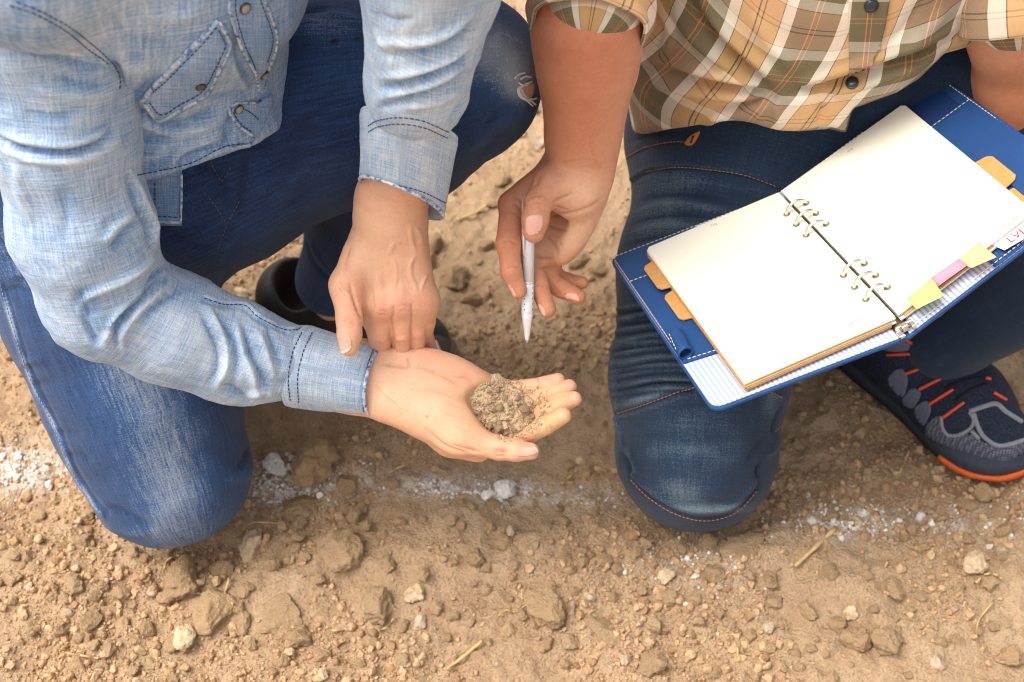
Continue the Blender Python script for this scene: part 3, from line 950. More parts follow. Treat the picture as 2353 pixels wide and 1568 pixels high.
# palm-up hand, one continuous skin from forearm to finger tips
def finger(f, pts, k=0.0035, squash=None):
    f.chain([(p, r) for p, r in pts], k, squash)
def frame_axes(a, b, view=-CF):
    e = nrm(np.asarray(b) - np.asarray(a))
    n = nrm(view - (view @ e) * e)
    return np.array([e, np.cross(n, e), n])
R1 = dict(
    pinky=[(hp(1112, 884, 1.4), .0100), (hp(1180, 896, 1.5), .0086), (hp(1243, 885, 0.2), .0077), (hp(1283, 873, -0.7), .0063)],
    ring=[(hp(1126, 918, 2.2), .0108), (hp(1210, 927, 1.4), .0093), (hp(1264, 905, -.4), .0083), (hp(1308, 888, -1.6), .0069)],
    middle=[(hp(1120, 965, 2.5), .0112), (hp(1220, 961, 1.2), .0096), (hp(1274, 938, -1.1), .0086), (hp(1319, 917, -2.6), .0071)],
    index=[(hp(1088, 1020, 2.0), .0112), (hp(1200, 1003, 0.8), .0100), (hp(1252, 979, -1.8), .0092), (hp(1294, 955, -3.5), .0077)])
wr = [(hp(700, 845, -0.4), .036), (hp(800, 862, 0.2), .0285), (hp(870, 873, 0.5), .0262), (hp(930, 882, 0.7), .0262)]
thumb = [(hp(905, 925, 0.2), .0200), (hp(1052, 1003, -0.6), .0158), (hp(1148, 1030, -1.2), .0108), (hp(1186, 1035, -1.4), .0100), (hp(1219, 1037, -1.6), .0082)]
pp = np.array([p for c in list(R1.values()) + [wr, thumb] for p, _ in c])
f = Field(pp.min(0) - 0.045, pp.max(0) + 0.035, 0.0013)
f.chain(wr, 0.02, (-CF, 0.74))
for nm, k in (('pinky', 1.5), ('ring', 2.0), ('middle', 2.2), ('index', 1.7)):
    c = R1[nm]
    f.cone(hp(925, {'pinky': 858, 'ring': 875, 'middle': 893, 'index': 912}[nm], 1.0), .0150, c[0][0], c[0][1] * 1.12, 0.014)
    f.chain(c[:2], 0.004); f.chain(c[1:], 0.0012)
a, b = hp(925, 900, -0.5), hp(1090, 990, -0.9)
f.ell(hp(1003, 940, -0.35), frame_axes(a, b), (.046, .0235, .019), 0.012)
a, b = hp(925, 830, 0), hp(1105, 880, 0)
f.ell(hp(1010, 850, 0.25), frame_axes(a, b), (.046, .0175, .0165), 0.012)
f.chain(thumb[:3], 0.012); f.chain(thumb[2:], 0.004)
f.chain([(hp(935, 930, 1.0), .017), (hp(1030, 1015, 1.3), .0115), (hp(1100, 1038, 1.7), .0085)], 0.012)
f.ell(hp(1152, 938, -0.6), frame_axes(hp(1060, 900), hp(1230, 965)), (.028, .018, .0105), 0.010, 'cut')
HR = f.mesh(2)
t3 = lambda L: [(804.2 + x * .24414, 746.8 + y * .24414) for x, y in L]
HR.rumple(0.0005, 45, 31, 2)
HR.folds([
    
    (t3([(1585, 535), (1600, 600), (1625, 655)]), 3, -1.35, 'g', 1), (t3([(1765, 495), (1772, 560), (1782, 620)]), 3, -1.35, 'g', 1), (t3([(1840, 640), (1850, 690), (1880, 735)]), 3, -1.35, 'g', 1), (t3([(1880, 735), (1885, 790)]), 3, -1.20, 'g', 1), (t3([(1820, 870), (1830, 940), (1865, 1005)]), 3, -1.50, 'g', 1),
    (t3([(560, 400), (700, 420), (880, 500), (1000, 570), (1070, 620)]), 5, -2.10), (t3([(300, 380), (430, 385), (555, 400), (560, 300)]), 3.5, -1.35), (t3([(330, 360), (460, 405), (560, 410)]), 3, -0.90), (t3([(540, 300), (552, 350), (556, 400)]), 3, -1.35),
    (t3([(1150, 690), (1210, 780), (1250, 860), (1255, 900)]), 5, -2.70), (t3([(1190, 780), (1225, 840), (1240, 900)]), 3, -1.20), (t3([(860, 830), (1000, 860), (1150, 900)]), 4, -0.52), (t3([(880, 700), (1000, 760), (1120, 800)]), 4, -0.52), (t3([(700, 600), (860, 640), (1010, 700)]), 4, -0.52),
    (t3([(1415, 1035), (1420, 1060), (1425, 1085)]), 4, -2.10), (t3([(700, 960), (850, 1110), (1000, 1180), (1150, 1200)]), 5, -2.10), (t3([(960, 1130), (1100, 1170), (1240, 1200)]), 4, -1.20), (t3([(1000, 1150), (1120, 1200), (1260, 1230)]), 4, 0.75),
    (t3([(1345, 1190), (1380, 1180), (1400, 1215)]), 2.5, -0.90), (t3([(1400, 1180), (1440, 1185), (1470, 1215)]), 2.5, -0.90), (t3([(1360, 1225), (1420, 1235), (1480, 1225)]), 2.5, -0.90), (t3([(1350, 1205), (1420, 1200), (1490, 1200)]), 2.5, -0.75),
    (t3([(300, 620), (420, 720), (560, 820)]), 9, 1.50), (t3([(240, 560), (330, 660), (480, 780)]), 9, -1.35), (t3([(1000, 500), (1100, 510), (1180, 560)]), 4, -1.05)])
HR.spots('tint', [(987, 830, 40, 20, 15, .35), (1060, 860, 50, 25, 20, .40), (1151, 1036, 20, 12, 0, .8), (1210, 1020, 30, 16, 0, .45), (1290, 955, 26, 24, 0, .15), (1310, 920, 22, 18, 0, .35), (1305, 885, 22, 16, 0, .35), (1280, 873, 26, 12, 0, .35), (1090, 985, 60, 40, 30, .25), (880, 880, 40, 60, 0, -.3), (1000, 940, 70, 40, 30, -.15), (982, 957, 2.2, 2.2, 0, 2.2)], 0.0)
HR.spots('dust', [(1115, 888, 22, 16, 0, 1.3), (1140, 895, 30, 16, 0, 1.2), (1160, 890, 22, 10, 0, .9), (1255, 985, 40, 26, -30, .95), (1280, 945, 34, 22, -25, .8), (1265, 915, 34, 18, -25, .75), (1235, 890, 30, 10, 0, .35), (1150, 945, 90, 60, 20, 1.2)], 0.0)

# the other hand, back up, closing round the wrist
W2 = 1.15
def h2(X, Y, dd=0.0):
    return P(X, Y, W2 + dd * 0.01)
wr2 = [(h2(950, 250, -11.5), .025), (h2(924, 380, -6.0), .0262), (h2(899, 460, -2.8), .0268), (h2(893, 505, -2.0), .0270)]
L1 = dict(
    index=[(h2(874, 698, 0.2), .0120), (h2(871, 764, 1.8), .0110), (h2(876, 816, 4.5), .0102), (h2(905, 838, 6.2), .0085)],
    middle=[(h2(922, 690, 0.0), .0116), (h2(924, 764, 1.8), .0099), (h2(926, 820, 4.5), .0092), (h2(950, 845, 6.3), .0080)],
    ring=[(h2(957, 685, 0.5), .0104), (h2(957, 758, 2.2), .0089), (h2(955, 814, 4.7), .0085), (h2(980, 840, 6.2), .0075)],
    pinky=[(h2(977, 694, 1.2), .0092), (h2(981, 738, 2.4), .0084), (h2(976, 768, 4.4), .0078), (h2(990, 808, 6.2), .0068)])
th2 = [(h2(850, 560, -0.6), .0185), (h2(796, 655, -1.6), .0135), (h2(802, 735, -2.2), .0112), (h2(803, 770, -2.4), .0104), (h2(801, 797, -2.4), .0084)]
pp = np.array([p for c in list(L1.values()) + [wr2, th2] for p, _ in c])
f = Field(pp.min(0) - 0.045, pp.max(0) + 0.035, 0.0013)
f.chain(wr2, 0.02, (-CF, 0.80))
for nm, bx in (('index', 868), ('middle', 892), ('ring', 912), ('pinky', 930)):
    c = L1[nm]
    f.cone(h2(bx, 515, -1.2), .0165, c[0][0] + CF * .003, c[0][1] * 1.05, 0.016)
    f.cone(c[0][0], c[0][1], c[0][0] * .5 + c[1][0] * .5 + CF * .001, c[1][1] * .96, 0.012)
    f.chain(c[:2], 0.003); f.chain(c[1:], 0.001)
f.chain(th2[:3], 0.010); f.chain(th2[2:], 0.004)
f.chain([(h2(850, 640, 0.0), .013), (h2(838, 695, 0.6), .010), (h2(846, 735, 1.6), .006)], 0.010)
f.ell(h2(848, 600, -0.2), frame_axes(h2(870, 520), h2(815, 670)), (.034, .021, .015), 0.012)
for nm, r in (('index', .0085), ('middle', .0088), ('ring', .0076), ('pinky', .0060)):
    q = L1[nm][0][0] - CF * 0.0030
    f.ell(q, np.eye(3), (r, r, r), 0.014)
HL = f.mesh(2)
t6 = lambda L: [(517 + x * .27477, 430.8 + y * .27477) for x, y in L]
HL.rumple(0.0005, 45, 33, 2)
HL.folds([
    (t6([(1040, 780), (1060, 870), (1100, 990), (1150, 1110)]), 4, -2.52), (t6([(950, 760), (985, 830), (1050, 900)]), 4, -0.84), (t6([(930, 800), (970, 870), (1030, 920)]), 3, -0.70), (t6([(1000, 790), (1030, 850), (1060, 900)]), 3, -0.70),
    (t6([(970, 1130), (1030, 1120), (1100, 1140)]), 2.6, -1.12), (t6([(975, 1150), (1035, 1145), (1100, 1155)]), 2.4, -0.98), (t6([(985, 1105), (1040, 1095), (1095, 1115)]), 2.4, -0.70), (t6([(980, 1180), (1040, 1170), (1090, 1172)]), 2.4, -0.56),
    (t6([(1370, 570), (1420, 640), (1430, 720), (1420, 820), (1400, 900)]), 4.5, 1.54), (t6([(1600, 560), (1555, 630), (1550, 720), (1590, 820), (1600, 880)]), 4.5, 1.54), (t6([(1550, 300), (1560, 430), (1600, 560)]), 5, 1.26), (t6([(1420, 450), (1390, 520), (1370, 570)]), 5, 0.98), (t6([(1690, 720), (1650, 820), (1640, 880)]), 4, 1.12),
    (t6([(1010, 440), (975, 560), (955, 680)]), 7, 1.40), (t6([(1060, 470), (1020, 590), (1010, 700)]), 8, -0.98),
    (t6([(1320, 980), (1300, 860), (1290, 700)]), 8, 1.12), (t6([(1490, 940), (1470, 800), (1450, 650)]), 8, 0.84), (t6([(1230, 830), (1250, 950), (1240, 1060)]), 8, -0.84), (t6([(1400, 980), (1410, 1050), (1395, 1110)]), 6, -1.96), (t6([(1560, 960), (1565, 1050), (1562, 1110)]), 6, -1.68),
    (t6([(1395, 1100), (1405, 1220), (1415, 1390)]), 3, -1.2, 'g', 1), (t6([(1562, 1110), (1558, 1250), (1556, 1390)]), 3, -1.2, 'g', 1),
    (t6([(1280, 1040), (1320, 1030), (1370, 1045)]), 2.5, -0.70), (t6([(1280, 1075), (1320, 1065), (1365, 1075)]), 2.5, -0.70), (t6([(1450, 1000), (1500, 985), (1545, 1000)]), 2.5, -0.70), (t6([(1450, 1040), (1500, 1030), (1540, 1040)]), 2.5, -0.56), (t6([(1300, 1290), (1350, 1285), (1400, 1295)]), 4, 0.98), (t6([(1430, 1280), (1490, 1270), (1545, 1285)]), 4, 0.98), (t6([(1600, 330), (1635, 420), (1640, 480)]), 6, 1.40)])
HL.spots('tint', [(880, 712, 17, 22, 0, .50), (929, 700, 17, 22, 0, .55), (966, 690, 12, 18, 0, .45), (985, 700, 10, 40, 0, .3), (885, 770, 30, 40, 0, .25), (930, 770, 26, 40, 0, .22), (962, 770, 16, 40, 0, .3), (802, 750, 24, 60, 0, .3), (815, 660, 30, 60, 0, .2), (895, 520, 70, 60, 0, -.1), (860, 600, 50, 50, 0, -.12), (920, 560, 2, 2, 0, 2.0)], 0.08)
HR_o = None

# body under the clothes: trunk, legs and head, joined with the arms as one figure
hd = neck + np.array([0.05, -0.04, 0.15])
f = Field(np.array([-0.62, 0.55, -0.02]), np.array([0.10, 1.45, 1.30]), 0.0065)
f.chain([(p, r - 0.034) for p, r in shirt_axis], 0.03, (FA, 0.80))
f.chain([(p, r - 0.022) for p, r in rl + rl_low[1:]], 0.03)
f.chain([(p, r - 0.022) for p, r in ll + ll_low[1:]], 0.03)
f.chain([(p, r - 0.022) for p, r in slR], 0.02)
f.chain([(p, r - 0.014) for p, r in slL], 0.02)
f.cone(shR, 0.045, top, 0.08, 0.03); f.cone(shL, 0.045, top, 0.08, 0.03)
f.cone(top, 0.09, neck, 0.058, 0.05); f.cone(neck, 0.055, hd, 0.06, 0.02)
fw = nrm((0.8, -0.5, -0.45)); sd = nrm(np.cross(fw, (0, 0, 1))); uu = np.cross(sd, fw)
f.ell(hd + uu * 0.02, np.array([fw, sd, uu]), (.095, .075, .115), 0.02)
f.ell(hd + fw * 0.045 - uu * 0.06, np.array([fw, sd, uu]), (.05, .048, .05), 0.03)
f.cone(hd + fw * 0.088 + uu * 0.01, .009, hd + fw * 0.105 - uu * 0.02, .013, 0.012)
for s_ in (-1, 1):
    f.ell(hd + sd * s_ * 0.077 - fw * 0.005, np.array([fw, sd, uu]), (.02, .009, .032), 0.006)
    f.ell(hd + fw * 0.088 + sd * s_ * 0.032 + uu * 0.018, np.array([fw, sd, uu]), (.012, .016, .009), 0.01, 'cut')
    f.ell(hd + fw * 0.079 + sd * s_ * 0.032 + uu * 0.018, np.array([fw, sd, uu]), (.012, .012, .009), 0.003)
f.ell(hd + fw * 0.096 - uu * 0.046, np.array([fw, sd, uu]), (.008, .024, .003), 0.006, 'cut')
foot = AL + np.array([0, 0, -0.06])
f.cone(AL, 0.035, foot, 0.034, 0.02)
BA = f.mesh(2)
BODY_A = put('body', join(HR, HL, BA), SKIN_A, M)
f = Field(hd - 0.16, hd + 0.16, 0.004)
f.ell(hd + uu * 0.035 - fw * 0.012, np.array([fw, sd, uu]), (.107, .092, .117), 0.02)
f.ell(hd + fw * 0.085 - uu * 0.03, np.array([fw, sd, uu]), (.075, .09, .085), 0.02, 'cut')
hs = f.mesh(1); hs.rumple(0.006, 60, 4)
put('hair', hs, plain('black_hair', lin(24, 20, 18), 0.5, 0.4, 0, 0.3, 300, 0.5), M)

# cuffs: open tubes of doubled cloth
def cuff(name, c0, c1, r0, r1, mat, parent, n=56, thick=0.0028, flare=None, squash=0.86, sq0=None, wob=0.0012, seed=0, tilt0=None, tilt1=None):
    c0, c1 = np.asarray(c0), np.asarray(c1)
    e = nrm(c1 - c0)
    a = nrm(-CF - (-CF @ e) * e); b = np.cross(e, a)
    m_ = 14
    ro, ri, uo = [], [], []
    L = np.linalg.norm(c1 - c0)
    th = np.linspace(0, 2 * math.pi, n, endpoint=False)
    for inner in (0, 1):
        for k in range(m_ + 1):
            t = k / m_
            c = c0 + (c1 - c0) * t
            r = r0 + (r1 - r0) * t + (flare(t) if flare else 0) - inner * thick
            w = wob * noise(np.stack([np.cos(th) * 2 + seed, np.sin(th) * 2, np.full(n, t * 3.0)], -1), seed)
            edge_in = (0.0008 if (k in (0, m_) and not inner) else 0)
            x = (r + w - edge_in) * (squash if sq0 is None else sq0 + (squash - sq0) * t) * np.cos(th); y = (r + w - edge_in) * np.sin(th)
            ring = c + x[:, None] * a + y[:, None] * b
            if tilt1 is not None:
                ring = ring + e * (t * (tilt1[0] * np.cos(th) + tilt1[1] * np.sin(th)))[:, None]
            if tilt0 is not None:
                ring = ring + e * ((1 - t) * (tilt0[0] * np.cos(th) + tilt0[1] * np.sin(th)))[:, None]
            (ri if inner else ro).append(ring)
            if not inner: pass
    rings = ro + ri[::-1]
    b_ = Build(); b_.loft(rings)
    V = np.array(b_.V)
    att = np.zeros((len(V), 3))
    for q in range(len(rings)):
        att[q * n:(q + 1) * n, 0] = th * 0.035
        att[q * n:(q + 1) * n, 1] = 0.3 + L * (q if q <= m_ else 2 * m_ - q) / m_
    o = obj(name, new_mesh(name, V, [f_[::-1] for f_ in b_.Fc], mat, True, {'cloth': att, 'wear_shade': np.full(len(V), 0.68)}), parent)
    return o, V, b_.Fc, rings, (a, b, e)
hb1, hb2 = HR.bvh(), HL.bvh()
def nail(bvh, pts, parent, tip=None):
    patch_obj('nail', bvh, pts, NAIL, parent, lift=.00035, thick=.0006, step=3.0, relaxn=1)
    if tip: patch_obj('nail_edge', bvh, tip, NAIL_TIP, parent, lift=.0006, thick=.0007, step=2.5, relaxn=0)
nail(hb1, t3([(1578, 1236), (1585, 1190), (1610, 1160), (1670, 1146), (1740, 1158), (1768, 1188), (1745, 1218), (1670, 1236)]), BODY_A, t3([(1722, 1150), (1752, 1160), (1772, 1190), (1762, 1204), (1748, 1180)]))
nail(hb2, t6([(948, 1300), (968, 1262), (1010, 1248), (1050, 1262), (1060, 1302), (1045, 1345), (1000, 1376), (950, 1386)]), BODY_A, t6([(945, 1378), (1000, 1366), (1050, 1330), (1052, 1345), (1005, 1388), (950, 1396)]))
CUF_R = cuff('cuff', P(683, 840, 1.166), P(867, 879, 1.187), 0.0385, 0.0325, SHIRT_DENIM, SA_o, squash=0.86, sq0=1.0, seed=1, tilt0=(-0.016, 0), tilt1=(-0.016, 0.002))
CUF_L = cuff('cuff', P(942, 286, 1.042), P(925, 456, 1.105), 0.0405, 0.0385, SHIRT_DENIM, SA_o, squash=0.86, sq0=1.0, seed=2, tilt0=(-0.046, -0.003), tilt1=(-0.044, -0.010))

# seams, flap, front band and snaps of the denim shirt
sb = SA_all.bvh()
cb1 = BVHTree.FromPolygons(CUF_R[1].tolist() + SR.V.tolist(), [list(f_) for f_ in CUF_R[2]] + (SR.Q + len(CUF_R[1])).tolist()); cb2 = BVHTree.FromPolygons(CUF_L[1].tolist() + SL.V.tolist(), [list(f_) for f_ in CUF_L[2]] + (SL.Q + len(CUF_L[1])).tolist())
slb = SL.bvh()
arm_seam = t4([(100, 10), (230, 60), (330, 110), (450, 180), (560, 265), (650, 340), (720, 420), (752, 500), (745, 590)])
arm_seam2 = t4([(60, 35), (200, 80), (320, 140), (440, 215), (540, 300), (640, 370), (690, 410)])
stitches(sb, [arm_seam, arm_seam2, t4([(860, 1100), (1000, 1072), (1200, 1022), (1400, 925), (1540, 900)]), t5([(985, 352), (1080, 382), (1180, 388), (1235, 436), (1290, 468), (1380, 506), (1460, 500)])], 'stitching', THREAD_NAVY, SA_o)
stitches(cb1, [t5([(1455, 520), (1410, 620), (1390, 740), (1400, 850)]), t5([(1505, 520), (1460, 620), (1435, 740), (1440, 860)]), t5([(1800, 600), (1770, 690), (1755, 800), (1752, 910)])], 'stitching', THREAD_NAVY, CUF_R[0])
stitches(cb2, [t9([(1055, 790), (1120, 755), (1250, 738), (1400, 760), (1560, 830)]), t9([(1055, 830), (1120, 795), (1250, 778), (1400, 800), (1560, 870)]), t9([(1000, 1180), (1100, 1156), (1250, 1165), (1400, 1205), (1540, 1275)])], 'stitching', THREAD_NAVY, CUF_L[0])
def edge_cord(bvh, pts, r, name, parent, lift=0.0):
    q, _ = trace(bvh, pts, 4, lift)
    if len(q) > 2: return Build().tube(q, r, 8).make(name, SHIRT_EDGE, parent, True)
for o_, rg_ in ((CUF_R, 14), (CUF_L, 14)):
    R_ = o_[3][rg_]
    b = Build(); b.tube(np.concatenate([R_, R_[:2]]) , .0017, 8, False); b.make('cuff_edge', SHIRT_EDGE, o_[0], True)
flap_px = t4([(885, 632), (1000, 505), (1120, 385), (1250, 250), (1372, 125), (1400, 170), (1445, 262), (1450, 300), (1385, 440), (1300, 600), (1150, 690), (1000, 772), (940, 710)])
flap = patch_obj('pocket_flap', sb, flap_px, SHIRT_DENIM, SA_o, lift=.0022, thick=.003, step=5, smooth_outline=False, bulge=.0028)
flap.data.attributes.new('wear_shade', 'FLOAT', 'POINT').data.foreach_set('value', np.full(len(flap.data.vertices), .46, np.float32))
fb = BVHTree.FromPolygons([v.co[:] for v in flap.data.vertices], [p.vertices[:] for p in flap.data.polygons])
edge_cord(fb, t4([(890, 640), (1000, 512), (1120, 392), (1250, 257), (1368, 135)]), .0022, 'flap_seam', flap, .0004)
edge_cord(fb, t4([(1375, 140), (1436, 264), (1440, 300), (1378, 435), (1292, 592), (1145, 680), (1003, 760), (945, 705), (905, 650)]), .0015, 'flap_edge', flap, .0002)
stitches(fb, [t4([(925, 605), (1020, 530), (1140, 410), (1270, 275), (1360, 170)]), t4([(1370, 190), (1410, 270), (1410, 300), (1350, 430), (1270, 570), (1130, 655), (1010, 720), (935, 640)])], 'stitching', THREAD_NAVY, flap, lift=.0006)
front = patch_obj('front_band', sb, t4([(1440, -20), (1440, 80), (1500, 280), (1550, 380), (1600, 465), (1634, 600), (1622, 634), (1660, 500), (1700, 410), (1738, 300), (1738, 205), (1690, 70), (1655, -20)]), SHIRT_DENIM, SA_o, lift=.0025, thick=.003, step=5, smooth_outline=False)
low = patch_obj('front_band', sb, t4([(1475, 648), (1432, 692), (1482, 788), (1590, 860), (1630, 800), (1665, 740), (1700, 640), (1690, 590), (1615, 640)]), SHIRT_DENIM, SA_o, lift=.0028, thick=.003, step=5, smooth_outline=False)
for fr_ in (front, low):
    fr_.data.attributes.new('wear_shade', 'FLOAT', 'POINT').data.foreach_set('value', np.full(len(fr_.data.vertices), .46, np.float32))
fbb = BVHTree.FromPolygons([v.co[:] for v in front.data.vertices], [p.vertices[:] for p in front.data.polygons])
lbb = BVHTree.FromPolygons([v.co[:] for v in low.data.vertices], [p.vertices[:] for p in low.data.polygons])
edge_cord(fbb, t4([(1446, -15), (1446, 80), (1506, 280), (1556, 380), (1604, 467), (1632, 600)]), .0014, 'band_edge', front, .0003)
edge_cord(fbb, t4([(1652, -15), (1686, 75), (1732, 207), (1732, 300), (1696, 405), (1660, 490)]), .0012, 'band_edge', front, .0003)
edge_cord(lbb, t4([(1600, 648), (1480, 652), (1440, 694), (1490, 782), (1580, 850)]), .0013, 'band_edge', low, .0003)
edge_cord(sb, t4([(1590, 862), (1572, 900), (1500, 920), (1440, 928)]), .0012, 'hem_edge', SA_o, .0006)
stitches(fbb, [t4([(1478, -10), (1480, 85), (1535, 280), (1590, 400), (1620, 520)]), t4([(1630, -10), (1660, 80), (1705, 210), (1705, 300), (1672, 400)])], 'stitching', THREAD_NAVY, front, lift=.0006)
stitches(lbb, [t4([(1500, 665), (1580, 715), (1630, 760)]), t4([(1462, 705), (1510, 780), (1580, 830)])], 'stitching', THREAD_NAVY, low, lift=.0006)
HORN = plain('pearl_snap', lin(150, 146, 122), 0.25, 0.5)
SNAP = plain('snap_rim', lin(96, 88, 78), 0.3, 0.5, 0.9)
def snap(bvh, X, Y, r, parent, nv=None, cap=HORN, rim=SNAP):
    h_ = hit(bvh, X, Y)
    if h_ is None: return
    c, n_ = h_
    if nv is not None: n_ = nrm(n_ + np.asarray(nv))
    a_ = nrm(np.cross(n_, (0.2, 0.3, 1))); b_ = np.cross(n_, a_)
    th = np.linspace(0, 2 * math.pi, 24, endpoint=False)
    ring = lambda rr, z: np.array([c + n_ * z + rr * (math.cos(t) * a_ + math.sin(t) * b_) for t in th])
    o_ = Build().loft([ring(r, -.001), ring(r * 1.02, .0012), ring(r * .93, .0019), ring(r * .84, .0016)], cap=True).make('button', rim, parent, True)
    Build().loft([ring(r * .86, .0012), ring(r * .84, .0017), ring(r * .6, .0024), ring(r * .2, .0027)], cap=True).make('button_face', cap, o_, True)
snap(fbb, 563, 19, .0046, SA_o); snap(fbb, 607, 172, .0046, SA_o); snap(fb, 461, 199, .0040, SA_o, None, plain('brown_horn', lin(84, 70, 60), .25, .5)); snap(lbb, 548, 251, .0042, SA_o)
tail = patch_obj('shirt_tail', jb, [(310, 425), (340, 405), (418, 388), (419, 450), (417, 513), (362, 513), (348, 480)], SHIRT_DENIM, SA_o, lift=.004, thick=.004, step=6, smooth_outline=False)
tail.data.attributes.new('wear_shade', 'FLOAT', 'POINT').data.foreach_set('value', np.full(len(tail.data.vertices), .42, np.float32))
tb = BVHTree.FromPolygons([v.co[:] for v in tail.data.vertices], [p.vertices[:] for p in tail.data.polygons])
stitches(tb, [[(356, 420), (357, 500)], [(362, 496), (416, 500)]], 'stitching', THREAD_NAVY, tail, lift=.0006)
edge_cord(tb, [(364, 510), (390, 511), (416, 511)], .0014, 'tail_edge', tail, .0003)
edge_cord(tb, [(417, 400), (417, 450), (415, 508)], .0012, 'tail_edge', tail, .0003)

tp = [(618, 175), (632, 190), (646, 218), (655, 240), (650, 253), (622, 278), (590, 298), (578, 290), (600, 240)]
bt = Build(); q_ = np.array([P(x, y, 1.165 + 0.00012 * (650 - x)) for x, y in tp]); bt.prism(q_, -CF * 0.0035)
ft = bt.make('shirt_tail', SHIRT_DENIM, SA_o, True, {'cloth': np.array([((x - 600) / 2500, y / 2500, 0) for x, y in tp] * 2), 'wear_shade': np.full(18, .42)})
b = Build(); b.tube(np.array([P(x, y, 1.1615) for x, y in tp[1:7]]), .0013, 8); b.make('tail_edge', SHIRT_EDGE, ft, True)
# ------------------------------------------------------------------ the man in the plaid shirt
man2 = thing('person', 'person in tan plaid shirt kneeling with a pen in one hand and notebook on lap', 'person', base=(0.28, 1.0, 0.0))
M2 = man2
rl2 = [(G(1725, 290, 0.285), 0.114), (G(1640, 620, 0.205), 0.095), (G(1606, 860, 0.142), 0.087), (G(1600, 1035, 0.092), 0.081)]
kn2 = rl2[-1][0]
rl2_low = [(kn2, 0.078), (kn2 + np.array([0.02, 0.20, -0.012]), 0.066), (kn2 + np.array([0.03, 0.40, -0.02]), 0.05)]
K2 = np.array([0.70, 0.90, 0.42])
A2 = G(2172, 785, 0.105)
ll2 = [(np.array([0.37, 1.09, 0.35]), 0.108), (np.array([0.53, 1.02, 0.39]), 0.090), (K2, 0.076)]
ll2_low = [(K2, 0.074), (K2 * 0.45 + A2 * 0.55 + np.array([0.01, 0.01, 0]), 0.062), (A2, 0.045)]
allp = np.array([p for p, _ in rl2 + rl2_low + ll2 + ll2_low])
f = Field(allp.min(0) - 0.12, allp.max(0) + 0.12, 0.003)
f.chain(rl2, 0.03); f.chain(rl2_low, 0.02)
f.chain(ll2, 0.04); f.chain(ll2_low, 0.015)
f.cone(rl2[0][0], 0.12, ll2[0][0], 0.12, 0.06)
f.cone((rl2[0][0] + ll2[0][0]) / 2, 0.125, P(1840, 250, 1.36), 0.14, 0.05, (nrm((-0.12, -0.95, 0.1)), 0.8))
f.cone(rl2[0][0], 0.10, P(2010, 310, 1.37), 0.09, 0.05)
JB0 = f.mesh(2)
f = Field(np.min([p for p, _ in rl2], 0) - 0.1, np.max([p for p, _ in rl2], 0) + 0.1, 0.0019)
f.chain([(p, r + 0.0012) for p, r in rl2[:1]] + [(p, r + 0.0012) for p, r in rl2[1:]], 0.03); f.cone(kn2, 0.079, rl2_low[1][0], 0.066, 0.02)
JB = join(f.mesh(2), JB0)
JB.limb_uv(rl2 + [(rl2[-1][0] + np.array([0, 0.3, -0.02]), 0)])
uvL = Shape(JB.V, JB.Q).limb_uv(ll2 + ll2_low[1:]).attr['cloth']
sel = uvL[:, 2] < JB.attr['cloth'][:, 2]
JB.attr['cloth'][sel] = uvL[sel]

ax2 = [(P(1835, 255, 1.335), 0.168), (P(1850, 60, 1.265), 0.165), (P(1865, -170, 1.20), 0.17)]
FB = nrm((-0.12, -0.95, 0.1))
top2 = ax2[-1][0]
neck2 = top2 + np.array([0.0, -0.02, 0.27])
f = Field(np.array([0.0, 0.80, 0.15]), np.array([0.62, 1.32, 1.0]), 0.003)
f.chain(ax2, 0.05, (FB, 0.74))
f.cone(top2, 0.17, top2 + np.array([0, 0, 0.15]), 0.15, 0.05, (FB, 0.72))
s2R = P(1440, -430, 1.14); s2L = top2 + np.array([0.21, 0.02, 0.17])
f.cone(s2R, 0.07, top2 + np.array([-0.05, 0, 0.17]), 0.09, 0.05)
f.cone(s2L, 0.07, top2 + np.array([0.05, 0, 0.17]), 0.09, 0.05)
f.cone(top2 + np.array([0, 0, 0.15]), 0.1, neck2, 0.06, 0.05)
X_, Y_, D_ = f.pix()
hemx = [1000, 1420, 1440, 1500, 1560, 1620, 1690, 1740, 1790, 1830, 1870, 1905, 1945, 1960, 2010, 2060, 2110, 2170, 2260, 2600]
hemy = [330, 310, 306, 300, 288, 281, 279, 286, 300, 303, 298, 296, 306, 250, 232, 212, 180, 120, 90, 90]
f.F = smax(f.F, ((Y_ - np.interp(X_, hemx, hemy)) / KPX * 1.2).astype(np.float32), 0.004)
SB = f.mesh(2)
